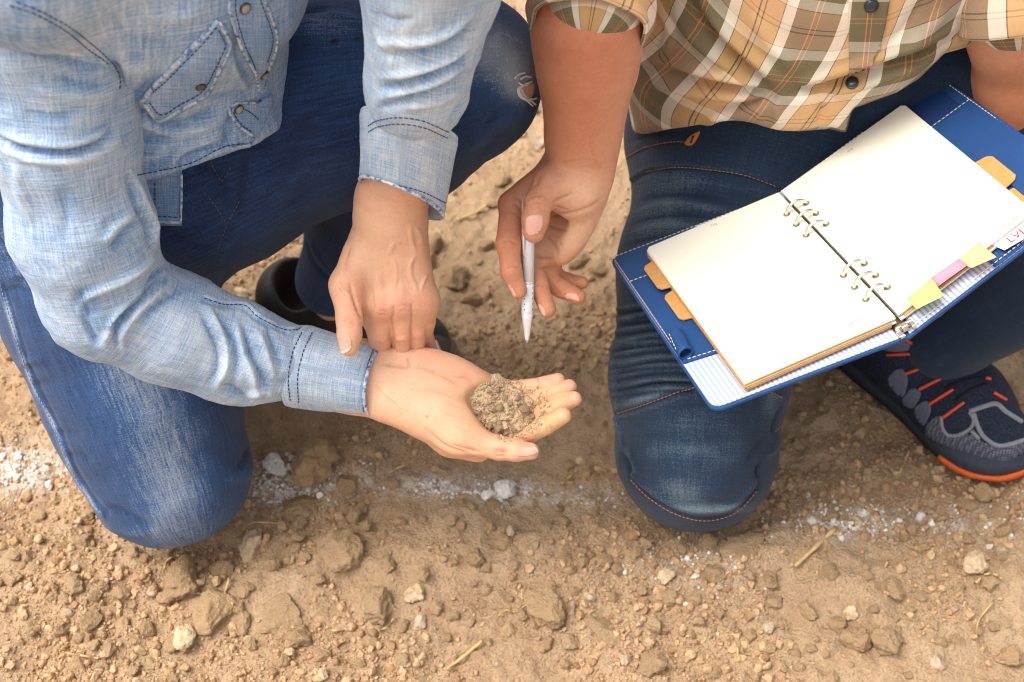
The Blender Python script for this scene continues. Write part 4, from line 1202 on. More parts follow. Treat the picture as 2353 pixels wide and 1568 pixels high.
# cloth coordinates: stripes run down the trunk; they shear where the cloth is pulled
pxs = proj(SB.V)
SB.attr['cloth'] = np.zeros((len(SB.V), 3))
lat = (SB.V - ax2[0][0]) @ nrm((0.97, -0.12, 0.0))
ver = (SB.V - ax2[0][0]) @ np.array([0, 0, 1.0])
sag = np.exp(-((pxs[:, 0] - 1790) / 130) ** 2)
upm = np.clip((240 - pxs[:, 1]) / 240, -0.3, 1.2)
SB.attr['cloth'][:, 0] = lat - 0.16 * np.maximum(ver, 0) * upm + 0.012 * np.sin(ver * 30)
SB.attr['cloth'][:, 1] = ver * 1.15 - 0.35 * np.abs(lat) * np.clip(upm, 0, 1) + 0.015 * sag
SB.rumple(0.0025, 13, 23, 3)
tb6 = lambda L: [(1206.5 + x * .4873, y * .4873) for x, y in L]
SB.folds([
    (tb6([(760, -20), (840, 110), (900, 190), (1050, 330), (1180, 440)]), 11, -11.7), (tb6([(820, -20), (900, 100), (970, 180), (1100, 300), (1200, 400)]), 13, 7.8), (tb6([(690, 0), (770, 150), (860, 240), (1000, 350)]), 12, 6.5),
    (tb6([(590, 300), (720, 350), (860, 395), (1000, 415), (1200, 452)]), 9, -11.7), (tb6([(580, 250), (720, 300), (860, 345), (1040, 385), (1180, 420)]), 11, 7.8), (tb6([(560, 380), (720, 420), (880, 450), (1100, 470)]), 11, 6.5),
    (tb6([(1190, 462), (1080, 490), (940, 515), (860, 530)]), 9, -7.8), (tb6([(2100, 150), (1960, 215), (1830, 270), (1650, 330), (1500, 385), (1220, 450)]), 10, -10.4), (tb6([(2050, 120), (1850, 210), (1650, 280), (1480, 340), (1260, 420)]), 12, 6.5), (tb6([(1950, 260), (1800, 330), (1600, 400), (1400, 460)]), 10, 5.9),
    (tb6([(1250, 400), (1330, 430), (1480, 460)]), 10, -5.2), (tb6([(570, 0), (640, 150), (600, 280)]), 12, -5.2), (tb6([(620, 0), (690, 150), (650, 270)]), 12, 3.9), (tb6([(1130, 470), (1110, 540), (1090, 580)]), 10, 3.9), (tb6([(1180, 480), (1190, 560), (1200, 600)]), 12, 3.9), (tb6([(900, 520), (880, 570), (830, 600)]), 11, 3.9), (tb6([(1400, 480), (1390, 560), (1380, 610)]), 8, -5.2),
    (tb6([(1880, 0), (1800, 120), (1700, 230)]), 14, -3.9), (tb6([(2000, 40), (1900, 140), (1760, 250)]), 13, 3.9), (tb6([(1080, 60), (1150, 200), (1300, 350)]), 20, 3.9)])
sB_R = [(s2R, 0.066), (P(1390, -180, 1.07), 0.056), (P(1362, 5, 1.045), 0.0440)]
sB_L = [(s2L, 0.066), (P(2330, -250, 1.10), 0.056), (P(2338, 0, 1.13), 0.0460)]
def sleeve2(ch):
    pp = np.array([p for p, _ in ch])
    f = Field(pp.min(0) - 0.08, pp.max(0) + 0.08, 0.0025)
    f.chain(ch, 0.02)
    s = f.mesh(2); s.limb_uv(ch); return s
SBR, SBL = sleeve2(sB_R), sleeve2(sB_L)

# plaid cotton
m = Mat('tan_plaid_cotton', 0.9, 0.15)
a = m.attr('cloth').outputs['Vector']
sep = m.node('ShaderNodeSeparateXYZ'); m.l.new(a, sep.inputs[0])
TAN, OLV, WHT, MAR, ORG = lin(196, 152, 96), lin(92, 80, 52), lin(216, 206, 190), lin(72, 44, 38), lin(200, 116, 60)
PNK = lin(188, 146, 118)
def stripes(v, off, tan):
    fr = m.math('FRACT', m.math('ADD', m.math('MULTIPLY', v, 1 / 0.100), off))
    st = [(0.0, WHT), (0.105, MAR), (0.112, tan), (0.265, MAR), (0.278, tan), (0.315, MAR), (0.328, tan), (0.49, MAR), (0.497, WHT), (0.60, OLV), (0.765, ORG), (0.775, OLV), (0.81, ORG), (0.82, OLV)]
    return m.ramp(fr, st, 'CONSTANT')
cu = stripes(sep.outputs[0], 0.30, TAN)
cv = stripes(sep.outputs[1], 0.13, PNK)
nz = m.noise(m.mapping(a, (1200, 1200, 1)), 1, 2)
c = m.mix(0.34, cu, cv)
c = m.mix(m.rng(nz, 0.3, 0.7, 0.0, 0.12), c, lin(230, 216, 190))
m.color(c)
m.bump(m.math('ADD', m.noise(m.mapping(a, (900, 120, 1)), 1, 2), m.noise(m.mapping(a, (120, 900, 1)), 1, 2)), 0.3, 0.0008)
m.b.inputs['Sheen Weight'].default_value = 0.1
PLAID = m.m
t8 = lambda L: [(1350 + x * .4263, 574.5 + y * .4263) for x, y in L]
t7 = lambda L: [(1378.7 + x * .5202, 160.9 + y * .5202) for x, y in L]
JB.rumple(0.0022, 14, 41, 3)
rib = []
for i in range(12):
    y0 = 702 + i * 17.5 + 3.5 * math.sin(i * 1.9)
    ra = 0.95 + 0.3 * math.sin(i * 2.7 + 0.5)
    rib.append(([(1396, y0 + 14), (1440, y0 + 6 + 3 * math.sin(i * 2.1)), (1500, y0 - 4), (1560, y0 - 6), (1640, y0 - 2)], 5.0, 4.2 * ra))
    rib.append(([(1396, y0 + 23), (1440, y0 + 15 + 3 * math.sin(i * 2.1)), (1500, y0 + 5), (1560, y0 + 3), (1640, y0 + 7)], 4.6, -4.2 * ra))
JB.folds(rib + [
    (t8([(150, 885), (250, 860), (350, 825), (470, 780), (590, 745)]), 4.5, -2.5, 'g', 1), (t8([(150, 910), (250, 885), (350, 850), (470, 805), (590, 770)]), 5, 2.2, 'g', 1), (t8([(960, 770), (1010, 785), (1055, 810)]), 4.5, 2.2),
    (t8([(225, 1225), (330, 1325), (480, 1415), (640, 1450), (800, 1405), (925, 1275)]), 5, -2.2, 'g', 1), (t8([(215, 1195), (330, 1295), (480, 1380), (640, 1412), (800, 1370), (915, 1240)]), 6, 2.4, 'g', 1),
    (t8([(1050, 830), (1010, 930), (1000, 985), (1045, 1010)]), 6, -3.5), (t8([(930, 1140), (915, 1200), (925, 1270)]), 6, -4.5), (t8([(950, 1130), (1000, 1080), (1040, 1010)]), 7, 3.5), (t8([(120, 900), (170, 930), (190, 1000)]), 6, 2.5), (t8([(180, 1090), (220, 1160), (235, 1230)]), 7, -4.0), (t8([(210, 1070), (250, 1140), (270, 1210)]), 7, 3.0), (t8([(145, 600), (160, 760), (165, 900), (190, 1050)]), 4, 1.8, 'g', 1), (t8([(260, 1100), (500, 1080), (800, 1130)]), 16, 1.6), (t8([(250, 1000), (550, 1010), (900, 1000)]), 16, -1.6), (t8([(850, 1180), (880, 1100), (960, 1000)]), 9, -2.5),
    (t7([(100, 510), (200, 440), (330, 420), (480, 430), (640, 455), (800, 510)]), 4, 2.2, 'g', 1), (t7([(100, 525), (200, 456), (330, 437), (480, 447), (640, 473), (800, 528)]), 4.5, -2.4, 'g', 1), (t7([(100, 330), (200, 290), (330, 280), (430, 275)]), 5, -2.6), (t7([(110, 400), (200, 350), (320, 325), (400, 328)]), 5, -2.0), (t7([(420, 275), (400, 330)]), 4, 1.6),
    (t7([(130, 600), (250, 560), (420, 560), (600, 600)]), 8, -3.0), (t7([(130, 640), (260, 600), (430, 600), (620, 640)]), 7, 2.6), (t7([(120, 690), (250, 650), (420, 645), (560, 670)]), 8, -3.0), (t7([(120, 730), (260, 690), (400, 690), (520, 700)]), 7, 2.4), (t7([(110, 780), (250, 740), (380, 735)]), 8, -2.6), (t7([(300, 500), (450, 500), (640, 530), (760, 560)]), 8, 2.2)])
JB.spots('wear_shade', [(1530, 470, 90, 60, 0, .50), (1500, 560, 80, 60, -10, .44), (1560, 400, 110, 30, 0, .40), (1600, 1010, 120, 80, 0, .45), (1560, 1130, 60, 30, 20, .52), (1640, 1170, 80, 12, 0, .7), (1470, 800, 60, 130, 0, .42), (1480, 915, 60, 10, -18, .62), (1770, 930, 20, 50, 0, .5)], 0.30)
JB_o = put('jeans', JB, JEANS_B, M2)
jb2 = JB.bvh()
stitches(jb2, [t8([(160, 882), (250, 853), (350, 818), (470, 773), (590, 738)]), t8([(970, 764), (1010, 778), (1050, 800)]), t8([(232, 1240), (332, 1338), (480, 1426), (640, 1460), (800, 1416), (922, 1290)]), t7([(200, 450), (330, 430), (480, 440), (640, 465), (790, 518)]), t7([(110, 390), (200, 342), (320, 318), (405, 322)]), t8([(1010, 980), (1050, 940)])], 'stitching', THREAD_RUST, JB_o)
patch_obj('bar_tack', jb2, t7([(375, 328), (395, 296), (436, 272), (440, 282), (415, 325), (395, 334)]), THREAD_RUST, JB_o, lift=.0005, thick=.001, step=4)
SB_o = put('shirt', SB, PLAID, M2)
SBR_o = put('sleeve', SBR, PLAID, SB_o)
SBL_o = put('sleeve', SBL, PLAID, SB_o)

# pen hand
W3 = 1.145
def h3(X, Y, dd=0.0):
    return P(X, Y, W3 + dd * 0.01)
arm = [(h3(1362, -60, -10), .045), (h3(1350, 60, -8.5), .0405), (h3(1348, 170, -6.0), .0345), (h3(1342, 280, -3.0), .0265), (h3(1338, 350, -1.0), .0235), (h3(1332, 390, 0.0), .0245)]
L3 = dict(
    index=[(h3(1178, 470, 0.6), .0118), (h3(1168, 560, -0.9), .0102), (h3(1174, 622, -0.6), .0092), (h3(1192, 668, 0.0), .0078)],
    middle=[(h3(1204, 520, 2.2), .0115), (h3(1212, 598, 2.3), .0102), (h3(1236, 655, 2.0), .0092), (h3(1258, 712, 1.9), .0078)],
    ring=[(h3(1240, 556, 3.0), .0110), (h3(1246, 628, 4.0), .0098), (h3(1287, 661, 4.0), .0086), (h3(1328, 682, 3.6), .0073)],
    pinky=[(h3(1268, 580, 3.4), .0100), (h3(1272, 632, 5.0), .0086), (h3(1300, 645, 5.4), .0076), (h3(1336, 650, 5.0), .0064)])
th3 = [(h3(1330, 420, -1.2), .0220), (h3(1268, 425, -2.2), .0150), (h3(1236, 468, -2.9), .0122), (h3(1230, 505, -2.9), .0116), (h3(1226, 533, -2.6), .0096)]
pp = np.array([p for c in list(L3.values()) + [arm, th3] for p, _ in c])
f = Field(pp.min(0) - 0.055, pp.max(0) + 0.045, 0.0014)
f.chain(arm, 0.03)
for nm, b0 in (('index', (1275, 400)), ('middle', (1300, 412)), ('ring', (1325, 425)), ('pinky', (1345, 440))):
    c = L3[nm]
    f.cone(h3(b0[0], b0[1], 1.0), .0165, c[0][0], c[0][1] * 1.08, 0.016)
    finger(f, c, 0.004)
f.chain(th3[:3], 0.010); f.chain(th3[2:], 0.004)
f.ell(h3(1332, 425, -0.9), frame_axes(h3(1350, 380), h3(1290, 470)), (.033, .025, .019), 0.012)
f.ell(h3(1330, 510, 1.6), frame_axes(h3(1360, 430), h3(1285, 590)), (.042, .016, .016), 0.014)
f.ell(h3(1262, 500, 0.3), frame_axes(h3(1290, 430), h3(1240, 560)), (.026, .016, .011), 0.008, 'cut')
HB = f.mesh(2)
t2_ = lambda L: [(1091.5 + x * .3114, 316 + y * .3114) for x, y in L]
HB.rumple(0.0006, 40, 51, 2)
HB.folds([
    (t2_([(380, 470), (430, 435), (500, 430), (550, 470)]), 3, -.9), (t2_([(385, 500), (440, 488), (510, 490)]), 3, -.7), (t2_([(395, 430), (450, 410), (520, 420)]), 3, -.5), (t2_([(565, 490), (620, 460), (680, 435), (720, 400)]), 4, -2.0), (t2_([(570, 500), (640, 525), (700, 540)]), 3, -1.0),
    (t2_([(560, 575), (700, 560), (850, 515), (945, 440)]), 5, -2.2), (t2_([(530, 640), (600, 670), (690, 690)]), 3, -1.0), (t2_([(500, 700), (560, 760), (600, 830), (600, 880)]), 4, -1.6), (t2_([(620, 760), (640, 800)]), 3, -.6), (t2_([(440, 850), (500, 890), (580, 900)]), 4, -1.8), (t2_([(445, 960), (510, 965), (580, 960)]), 3, -1.0),
    (t2_([(175, 790), (250, 770), (330, 795)]), 3, -1.0), (t2_([(225, 970), (280, 955), (335, 965)]), 3, -.9), (t2_([(290, 430), (340, 470), (370, 520)]), 4, -.9), (t2_([(280, 480), (330, 520), (355, 560)]), 3, -.7), (t2_([(255, 540), (310, 570), (350, 620)]), 3, -.6), (t2_([(470, 270), (460, 330), (430, 370)]), 5, -1.4),
    (t2_([(440, 1110), (480, 1095), (515, 1115)]), 3, -.9), (t2_([(595, 1080), (610, 1060), (640, 1050)]), 3, -.8), (t2_([(640, 1170), (600, 1120), (590, 1080)]), 4, -.6), (t2_([(750, 1170), (790, 1130), (820, 1120)]), 3, -1.0),
    (t2_([(620, 190), (720, 170), (850, 165), (930, 220)]), 6, -.5), (t2_([(870, 0), (900, 120), (940, 260)]), 8, 1.0), (t2_([(840, 0), (870, 120), (900, 200)]), 7, -.4), (t2_([(680, -40), (690, 60), (650, 170)]), 9, -.5)])
HB.spots('tint', [(1345, 150, 130, 130, 0, .40), (1345, 40, 130, 90, 0, .45), (1160, 480, 30, 60, 0, .35), (1150, 580, 24, 100, 0, .30), (1330, 430, 60, 50, 0, -.65), (1340, 500, 50, 60, 0, -.7), (1300, 560, 50, 40, 0, -.6), (1250, 590, 30, 40, 0, -.35), (1230, 510, 30, 40, 0, -.1), (1255, 700, 20, 30, 0, .05), (1330, 660, 20, 30, 0, .1), (1195, 660, 18, 26, 0, -.1)], 0.12)  # paler palm, redder fingers; upper forearm's shade painted in as red

# the arm that holds the notebook from below
arm4 = [(P(2338, -60, 1.13), .046), (P(2342, 60, 1.16), .0425), (P(2330, 200, 1.22), .036), (P(2290, 380, 1.31), .028), (P(2265, 450, 1.335), .027)]
pl = P(2225, 560, 1.345)
f4 = [(P(2250, 480, 1.34), .024), (pl, .022)]
tipp = [P(2151, 712, 1.292), P(2180, 655, 1.335), P(2212, 630, 1.34), P(2242, 612, 1.345)]
pp = np.array([p for c in [arm4, f4] for p, _ in c] + tipp)
f = Field(pp.min(0) - 0.06, pp.max(0) + 0.05, 0.0022)
f.chain(arm4, 0.02); f.chain(f4, 0.02)
for q, r in zip(tipp, (.0082, .009, .009, .008)):
    mid = pl * 0.5 + q * 0.5 + CF * 0.010
    f.chain([(pl, .013), (mid, .0105), (q, r)], 0.008)
f.chain([(P(2250, 480, 1.34), .02), (P(2180, 500, 1.33), .012), (P(2150, 540, 1.315), .010)], 0.01)
HB4 = f.mesh(2)
hd2 = neck2 + np.array([-0.01, -0.05, 0.14])
f = Field(np.array([-0.02, 0.70, -0.02]), np.array([0.85, 1.50, 1.40]), 0.0065)
f.chain([(p, r - 0.05) for p, r in ax2], 0.02, (FB, 0.70))
f.chain([(p, r - 0.022) for p, r in rl2 + rl2_low[1:]], 0.03)
f.chain([(p, r - 0.022) for p, r in ll2 + ll2_low[1:]], 0.03)
f.chain([(p, r - 0.014) for p, r in sB_R], 0.03); f.chain([(p, r - 0.014) for p, r in sB_L], 0.03)
t2 = top2 + np.array([0, 0, 0.15])
f.cone(s2R, 0.055, t2, 0.09, 0.05); f.cone(s2L, 0.055, t2, 0.09, 0.05); f.cone(top2, 0.12, t2, 0.1, 0.05)
f.cone(t2, 0.09, neck2, 0.058, 0.05); f.cone(neck2, 0.055, hd2, 0.06, 0.02)
fw = nrm((-0.35, -0.8, -0.5)); sd = nrm(np.cross(fw, (0, 0, 1))); uu = np.cross(sd, fw)
f.ell(hd2 + uu * 0.02, np.array([fw, sd, uu]), (.095, .075, .115), 0.02)
f.ell(hd2 + fw * 0.045 - uu * 0.06, np.array([fw, sd, uu]), (.05, .048, .05), 0.03)
f.cone(hd2 + fw * 0.088 + uu * 0.01, .009, hd2 + fw * 0.105 - uu * 0.02, .013, 0.012)
for s_ in (-1, 1):
    f.ell(hd2 + sd * s_ * 0.077 - fw * 0.005, np.array([fw, sd, uu]), (.02, .009, .032), 0.006)
    f.ell(hd2 + fw * 0.088 + sd * s_ * 0.032 + uu * 0.018, np.array([fw, sd, uu]), (.012, .016, .009), 0.01, 'cut')
    f.ell(hd2 + fw * 0.079 + sd * s_ * 0.032 + uu * 0.018, np.array([fw, sd, uu]), (.012, .012, .009), 0.003)
f.ell(hd2 + fw * 0.096 - uu * 0.046, np.array([fw, sd, uu]), (.008, .024, .003), 0.006, 'cut')
f.cone(A2, 0.034, A2 - np.array([0, 0, 0.06]), 0.033, 0.02)
BB = f.mesh(2)
BODY_B = put('body', join(HB, HB4, BB), SKIN_B, M2)
hb3 = HB.bvh()
nail(hb3, t2_([(372, 690), (370, 630), (384, 588), (430, 572), (490, 576), (500, 610), (495, 660), (462, 706), (415, 724), (384, 714)]), BODY_B)
nail(hb3, t2_([(248, 1090), (262, 1092), (296, 1140), (304, 1192), (290, 1186), (262, 1130)]), BODY_B)
nail(hb3, t2_([(450, 1235), (485, 1236), (515, 1275), (520, 1335), (490, 1310), (460, 1268)]), BODY_B)
nail(hb3, t2_([(662, 1168), (690, 1150), (750, 1160), (772, 1208), (705, 1196), (668, 1184)]), BODY_B)
f = Field(hd2 - 0.16, hd2 + 0.16, 0.004)
f.ell(hd2 + uu * 0.035 - fw * 0.012, np.array([fw, sd, uu]), (.107, .092, .117), 0.02)
f.ell(hd2 + fw * 0.085 - uu * 0.03, np.array([fw, sd, uu]), (.075, .09, .085), 0.02, 'cut')
hs = f.mesh(1); hs.rumple(0.006, 60, 5)
put('hair', hs, bpy.data.materials['black_hair'], M2)

# front band, buttons and rolled cuffs of the plaid shirt
sbb = SB.bvh()
pband = patch_obj('front_band', sbb, [(1950, -10), (1950, 80), (1951, 172), (1975, 165), (2004, 147), (2022, 100), (2034, 50), (2044, -10)], PLAID, SB_o, lift=.0025, thick=.003, step=6, smooth_outline=False)
at = np.zeros((len(pband.data.vertices), 3), np.float32); pv = proj(np.array([v.co for v in pband.data.vertices]))
at[:, 0] = 0.0765 - 0.03 + (pv[:, 0] - 1996 + (pv[:, 1]) * .10) / 2300; at[:, 1] = pv[:, 1] / 2300 + .045
pband.data.attributes['cloth'].data.foreach_set('vector', at.ravel())
pbb = BVHTree.FromPolygons([v.co[:] for v in pband.data.vertices], [p.vertices[:] for p in pband.data.polygons])
BLK = plain('dark_button', lin(40, 40, 46), .3, .5)
snap(pbb, 2002, 13, .0062, SB_o, None, BLK, BLK); snap(sbb, 1958, 191, .0058, SB_o, None, BLK, BLK)
def rolled(ch, r0, seed):
    a_, b_ = ch[-2][0], ch[-1][0]
    e_ = nrm(b_ - a_)
    return cuff('rolled_cuff', b_ - e_ * .012, b_ + e_ * .026, r0 + .0015, r0 + .002, PLAID, SB_o, thick=.004, squash=.95, wob=.003, seed=seed, flare=lambda t: .0035 * math.sin(math.pi * t))
rolled(sB_R, .0465, 4); rolled(sB_L, .0485, 6)
# ------------------------------------------------------------------ ring-binder notebook lying open on the lap
NO = np.array([0.2588, 0.9061, 0.3445]); NS = nrm([0.3127, -0.9289, 0.1984]); NL = nrm([-0.9172, -0.3496, -0.191]); NR = nrm([0.8091, 0.3699, 0.4567])
nl = nrm(np.cross(NL, NS)); nr = nrm(np.cross(NS, NR))
LP = lambda a, b, h=0.0: NO + NL * a + NS * b + nl * h
RP = lambda a, b, h=0.0: NO + NR * a + NS * b + nr * h
note = thing('notebook', 'open blue ring-binder notebook with blank cream pages resting on a lap', 'notebook', base=LP(0.0, 0.1, -0.015))
m = Mat('blue_leatherette', 0.5, 0.35)
g = m.geo()
w1 = m.node('ShaderNodeTexWave'); w1.inputs['Scale'].default_value = 420; w1.inputs['Distortion'].default_value = 1.0; m.l.new(m.mapping(g, rot=(0, 0, 0.6)), w1.inputs['Vector'])
w2 = m.node('ShaderNodeTexWave'); w2.inputs['Scale'].default_value = 420; w2.inputs['Distortion'].default_value = 1.0; m.l.new(m.mapping(g, rot=(0, 0, -0.9)), w2.inputs['Vector'])
h = m.math('MULTIPLY', w1.outputs['Fac'], w2.outputs['Fac'])
m.color(m.mix(m.noise(g, 35, 4), lin(18, 58, 110), lin(27, 75, 130)))
m.bump(h, 0.35, 0.0006)
BLUE = m.m
m = Mat('cream_paper', 0.85, 0.2)
m.color(m.mix(m.noise(m.geo(), 14, 3), lin(222, 218, 200), lin(227, 224, 208)))
PAPER = m.m
KRAFT = plain('kraft_card', lin(190, 142, 84), 0.85, 0.2, 0, 0.1, 200)
STEEL = plain('nickel_steel', lin(226, 222, 212), 0.3, 0.5, 1.0)
BRASS = plain('dull_rail_steel', lin(150, 140, 112), 0.35, 0.5, 1.0)
m = Mat('striped_lining', 0.9, 0.15)
a = m.attr('panel').outputs['Vector']
sp_ = m.node('ShaderNodeSeparateXYZ'); m.l.new(a, sp_.inputs[0])
fr = m.math('FRACT', m.math('MULTIPLY', sp_.outputs[0], 1 / 0.0043))
m.color(m.mix(m.rng(m.math('ABSOLUTE', m.math('SUBTRACT', fr, 0.5)), 0.18, 0.26), lin(150, 166, 208), lin(208, 206, 208)))
LINING = m.m

def rounded(c, r=(0, 0, 0, 0), n=7):
    """polygon with rounded corners, given in panel coordinates"""
    out = []
    c = [np.array(p, float) for p in c]
    for i in range(len(c)):
        p0, p, p1 = c[i - 1], c[i], c[(i + 1) % len(c)]
        if r[i] <= 0:
            out.append(p); continue
        u, v = nrm(p0 - p), nrm(p1 - p)
        for t in np.linspace(0, 1, n):
            a_, b_ = p + u * r[i], p + v * r[i]
            out.append((1 - t) ** 2 * a_ + 2 * t * (1 - t) * p + t * t * b_)
    return out
def sheet(name, fn, poly, h0, h1, mat, parent, bevel=0.0):
    pts = [fn(a, b, h0) for a, b in poly]
    bl = Build()
    n = len(poly)
    V = [fn(a, b, h0) for a, b in poly] + [fn(a, b, h1) for a, b in poly]
    F = [list(range(n)), list(range(n, 2 * n))] + [[i, (i + 1) % n, n + (i + 1) % n, n + i] for i in range(n)]
    bl.add(V, F)
    o = bl.make(name, mat, parent, False, {'panel': np.array([(a, b, 0) for a, b in poly] * 2)})
    bm = bmesh.new(); bm.from_mesh(o.data); bmesh.ops.recalc_face_normals(bm, faces=bm.faces); bm.to_mesh(o.data); bm.free()
    if bevel:
        md = o.modifiers.new('bevel', 'BEVEL'); md.width = bevel; md.segments = 2; md.limit_method = 'ANGLE'
    return o
def dashes(fn, lines, h, name, mat, parent, length=0.0032, gap=0.0014, r=0.00042):
    b = Build()
    for ln in lines:
        ln = np.array(ln, float)
        L = np.r_[0, np.cumsum(np.linalg.norm(np.diff(ln, axis=0), axis=1))]
        t = 0
        while t + length < L[-1]:
            q = [[np.interp(x, L, ln[:, i]) for i in (0, 1)] for x in (t, t + length / 2, t + length)]
            b.tube([fn(x, y, h) for x, y in q], [r * .7, r * 1.2, r * .7], 5)
            t += length + gap
    return tag(b.make(name, mat, parent, True), kind='stuff')
covL = rounded([(-0.004, -0.014), (0.1745, -0.024), (0.1760, 0.2150), (-0.004, 0.2265)], (0, .012, .012, 0))
covR = rounded([(-0.004, -0.014), (0.1910, -0.0175), (0.1960, 0.2130), (-0.004, 0.2265)], (0, .012, .012, 0))
cL = sheet('cover', LP, covL, -0.0165, -0.0130, BLUE, note, 0.001)
cR = sheet('cover', RP, covR, -0.0165, -0.0130, BLUE, note, 0.001)
inset = lambda poly, d: [tuple(np.array(p) + (np.mean(np.array(poly), 0) - np.array(p)) * d) for p in poly]
linL = rounded([(0.0, -0.012), (0.1725, -0.0215), (0.1740, 0.2125), (0.0, 0.224)], (0, .011, .011, 0))
linR = rounded([(0.0, -0.012), (0.1890, -0.0155), (0.1940, 0.2105), (0.0, 0.224)], (0, .011, .011, 0))
sheet('lining', LP, linL, -0.0129, -0.0122, LINING, cL)
sheet('lining', RP, linR, -0.0129, -0.0122, LINING, cR)
pkL = rounded([(0.085, -0.0165), (0.1722, -0.0212), (0.1736, 0.1515), (0.085, 0.1640)], (0, .011, 0, 0))
pkR = rounded([(0.086, -0.0140), (0.1888, -0.0152), (0.1935, 0.2100), (0.089, 0.2180)], (0, .011, .011, 0))
sheet('pocket', LP, pkL, -0.0121, -0.0108, BLUE, cL, 0.0004)
sheet('pocket', RP, pkR, -0.0121, -0.0108, BLUE, cR, 0.0004)
sheet('pocket', LP, [(0.085, 0.0345), (0.1729, 0.0262), (0.1734, 0.1512), (0.085, 0.1636)], -0.0107, -0.0100, BLUE, cL, 0.0003)
sheet('pocket', RP, [(0.100, 0.0415), (0.1895, 0.0395), (0.1930, 0.2085), (0.100, 0.2160)], -0.0107, -0.0100, BLUE, cR, 0.0003)
for k in range(3):
    sheet('card_slot', RP, [(0.150, 0.0930 + 0.022 * k), (0.1906, 0.0760 + 0.022 * k), (0.1922, 0.150 + 0.022 * k), (0.150, 0.165 + 0.022 * k)], -0.0099 + 0.0008 * k, -0.0093 + 0.0008 * k, BLUE, cR, 0.0003)
sheet('window_pocket', RP, rounded([(0.128, -0.004), (0.1800, -0.006), (0.1790, 0.034), (0.128, 0.034)], (0, .008, 0, 0)), -0.0107, -0.0104, plain('navy_vinyl', lin(24, 54, 104), 0.25, 0.5), cR)
eL = [(0.0, -0.0095), (0.1690, -0.0192), (0.1712, -0.0150), (0.1722, 0.148), (0.1725, 0.208), (0.168, 0.2110), (0.0, 0.2215)]
eR = [(0.0, -0.0095), (0.183, -0.0132), (0.187, -0.009), (0.1918, 0.204), (0.186, 0.2085), (0.0, 0.2215)]
dashes(LP, [eL[:4], [(0.090, 0.0312), (0.1718, 0.0234)], [(0.115, 0.1567), (0.1722, 0.1486)]], -0.0099, 'stitching', THREAD_CREAM, cL)
dashes(LP, [eL[3:]], -0.0121, 'stitching', plain('off_white_thread', lin(232, 228, 218), 0.8), cL)
dashes(RP, [eR, [(0.102, 0.0385), (0.189, 0.0365)]], -0.0097, 'stitching', THREAD_CREAM, cR)
# pen loop on the left edge
b = Build()
rings = []
for t in np.linspace(0, 1, 8):
    c = LP(0.1655 + 0.003 * t, 0.120 + 0.028 * t, -0.0045)
    rings.append(np.array([c + 0.0072 * (math.cos(x) * NL + math.sin(x) * nl * 0.95) for x in np.linspace(0, 2 * math.pi, 22, endpoint=False)]))
inner = [r_.mean(0) + (r_ - r_.mean(0)) * 0.80 for r_ in rings]
b.loft(rings + inner[::-1] + rings[:1])
b.make('pen_loop', BLUE, cL, True)
dashes(LP, [[(0.172, 0.122), (0.1755, 0.147)]], 0.0010, 'stitching', THREAD_CREAM, cL)

# leaves of paper, dividers
pg = lambda a0, a1, b0, b1: [(a0, b0), (a1, b0), (a1, b1), (a0, b1)]
ar = [(0.0014, 0.0), (0.139, -0.0005), (0.142, 0.003), (0.142, 0.210), (0.0014, 0.210)]
arR = ar[:3] + [(0.142, 0.1985), (0.0014, 0.2080)]
for k in range(5):
    s_ = 0.0004 * (k % 3)
    sheet('page', LP, [(x + s_ * (i in (1, 2, 3)), y + s_ * 1.5 * (i in (3, 4))) for i, (x, y) in enumerate(ar)], -0.0008 * k - 0.0006, -0.0008 * k, PAPER, note)
    sheet('page', RP, [(x + s_ * (i in (1, 2, 3)), y + s_ * 1.5 * (i in (3, 4))) for i, (x, y) in enumerate(arR)], -0.0010 * k - 0.0008, -0.0010 * k, PAPER, note)
dv = lambda t0, t1, w: [(0.006, 0.003), (0.1435, 0.003), (0.1435, t0)] + [(0.1435 + w * s, y) for s, y in ((0.0, t0), (0.75, t0 + 0.002), (1, t0 + 0.006), (1, t1 - 0.006), (0.75, t1 - 0.002), (0, t1))] + [(0.1435, 0.2125), (0.006, 0.2125)]
sheet('divider', LP, dv(0.016, 0.060, 0.0110), -0.0052, -0.0042, KRAFT, note)
sheet('page', LP, [(x, y + 0.002 * (y > .1)) for x, y in ar], -0.0068, -0.0055, PAPER, note)
sheet('divider', LP, dv(0.062, 0.106, 0.0105), -0.0084, -0.0072, KRAFT, note)
dvR = lambda *a_: [(x, y - 0.0115 * x / 0.142 - 0.0015 if y > 0.2 else y) for x, y in dv(*a_)]
sheet('divider', RP, dvR(0.111, 0.157, 0.0150), -0.0066, -0.0056, KRAFT, note)
sheet('page', RP, [(x, y + 0.003 * (y > .1)) for x, y in arR], -0.0084, -0.0068, PAPER, note)
sheet('divider', RP, dvR(0.158, 0.190, 0.0170), -0.0098, -0.0088, KRAFT, note)
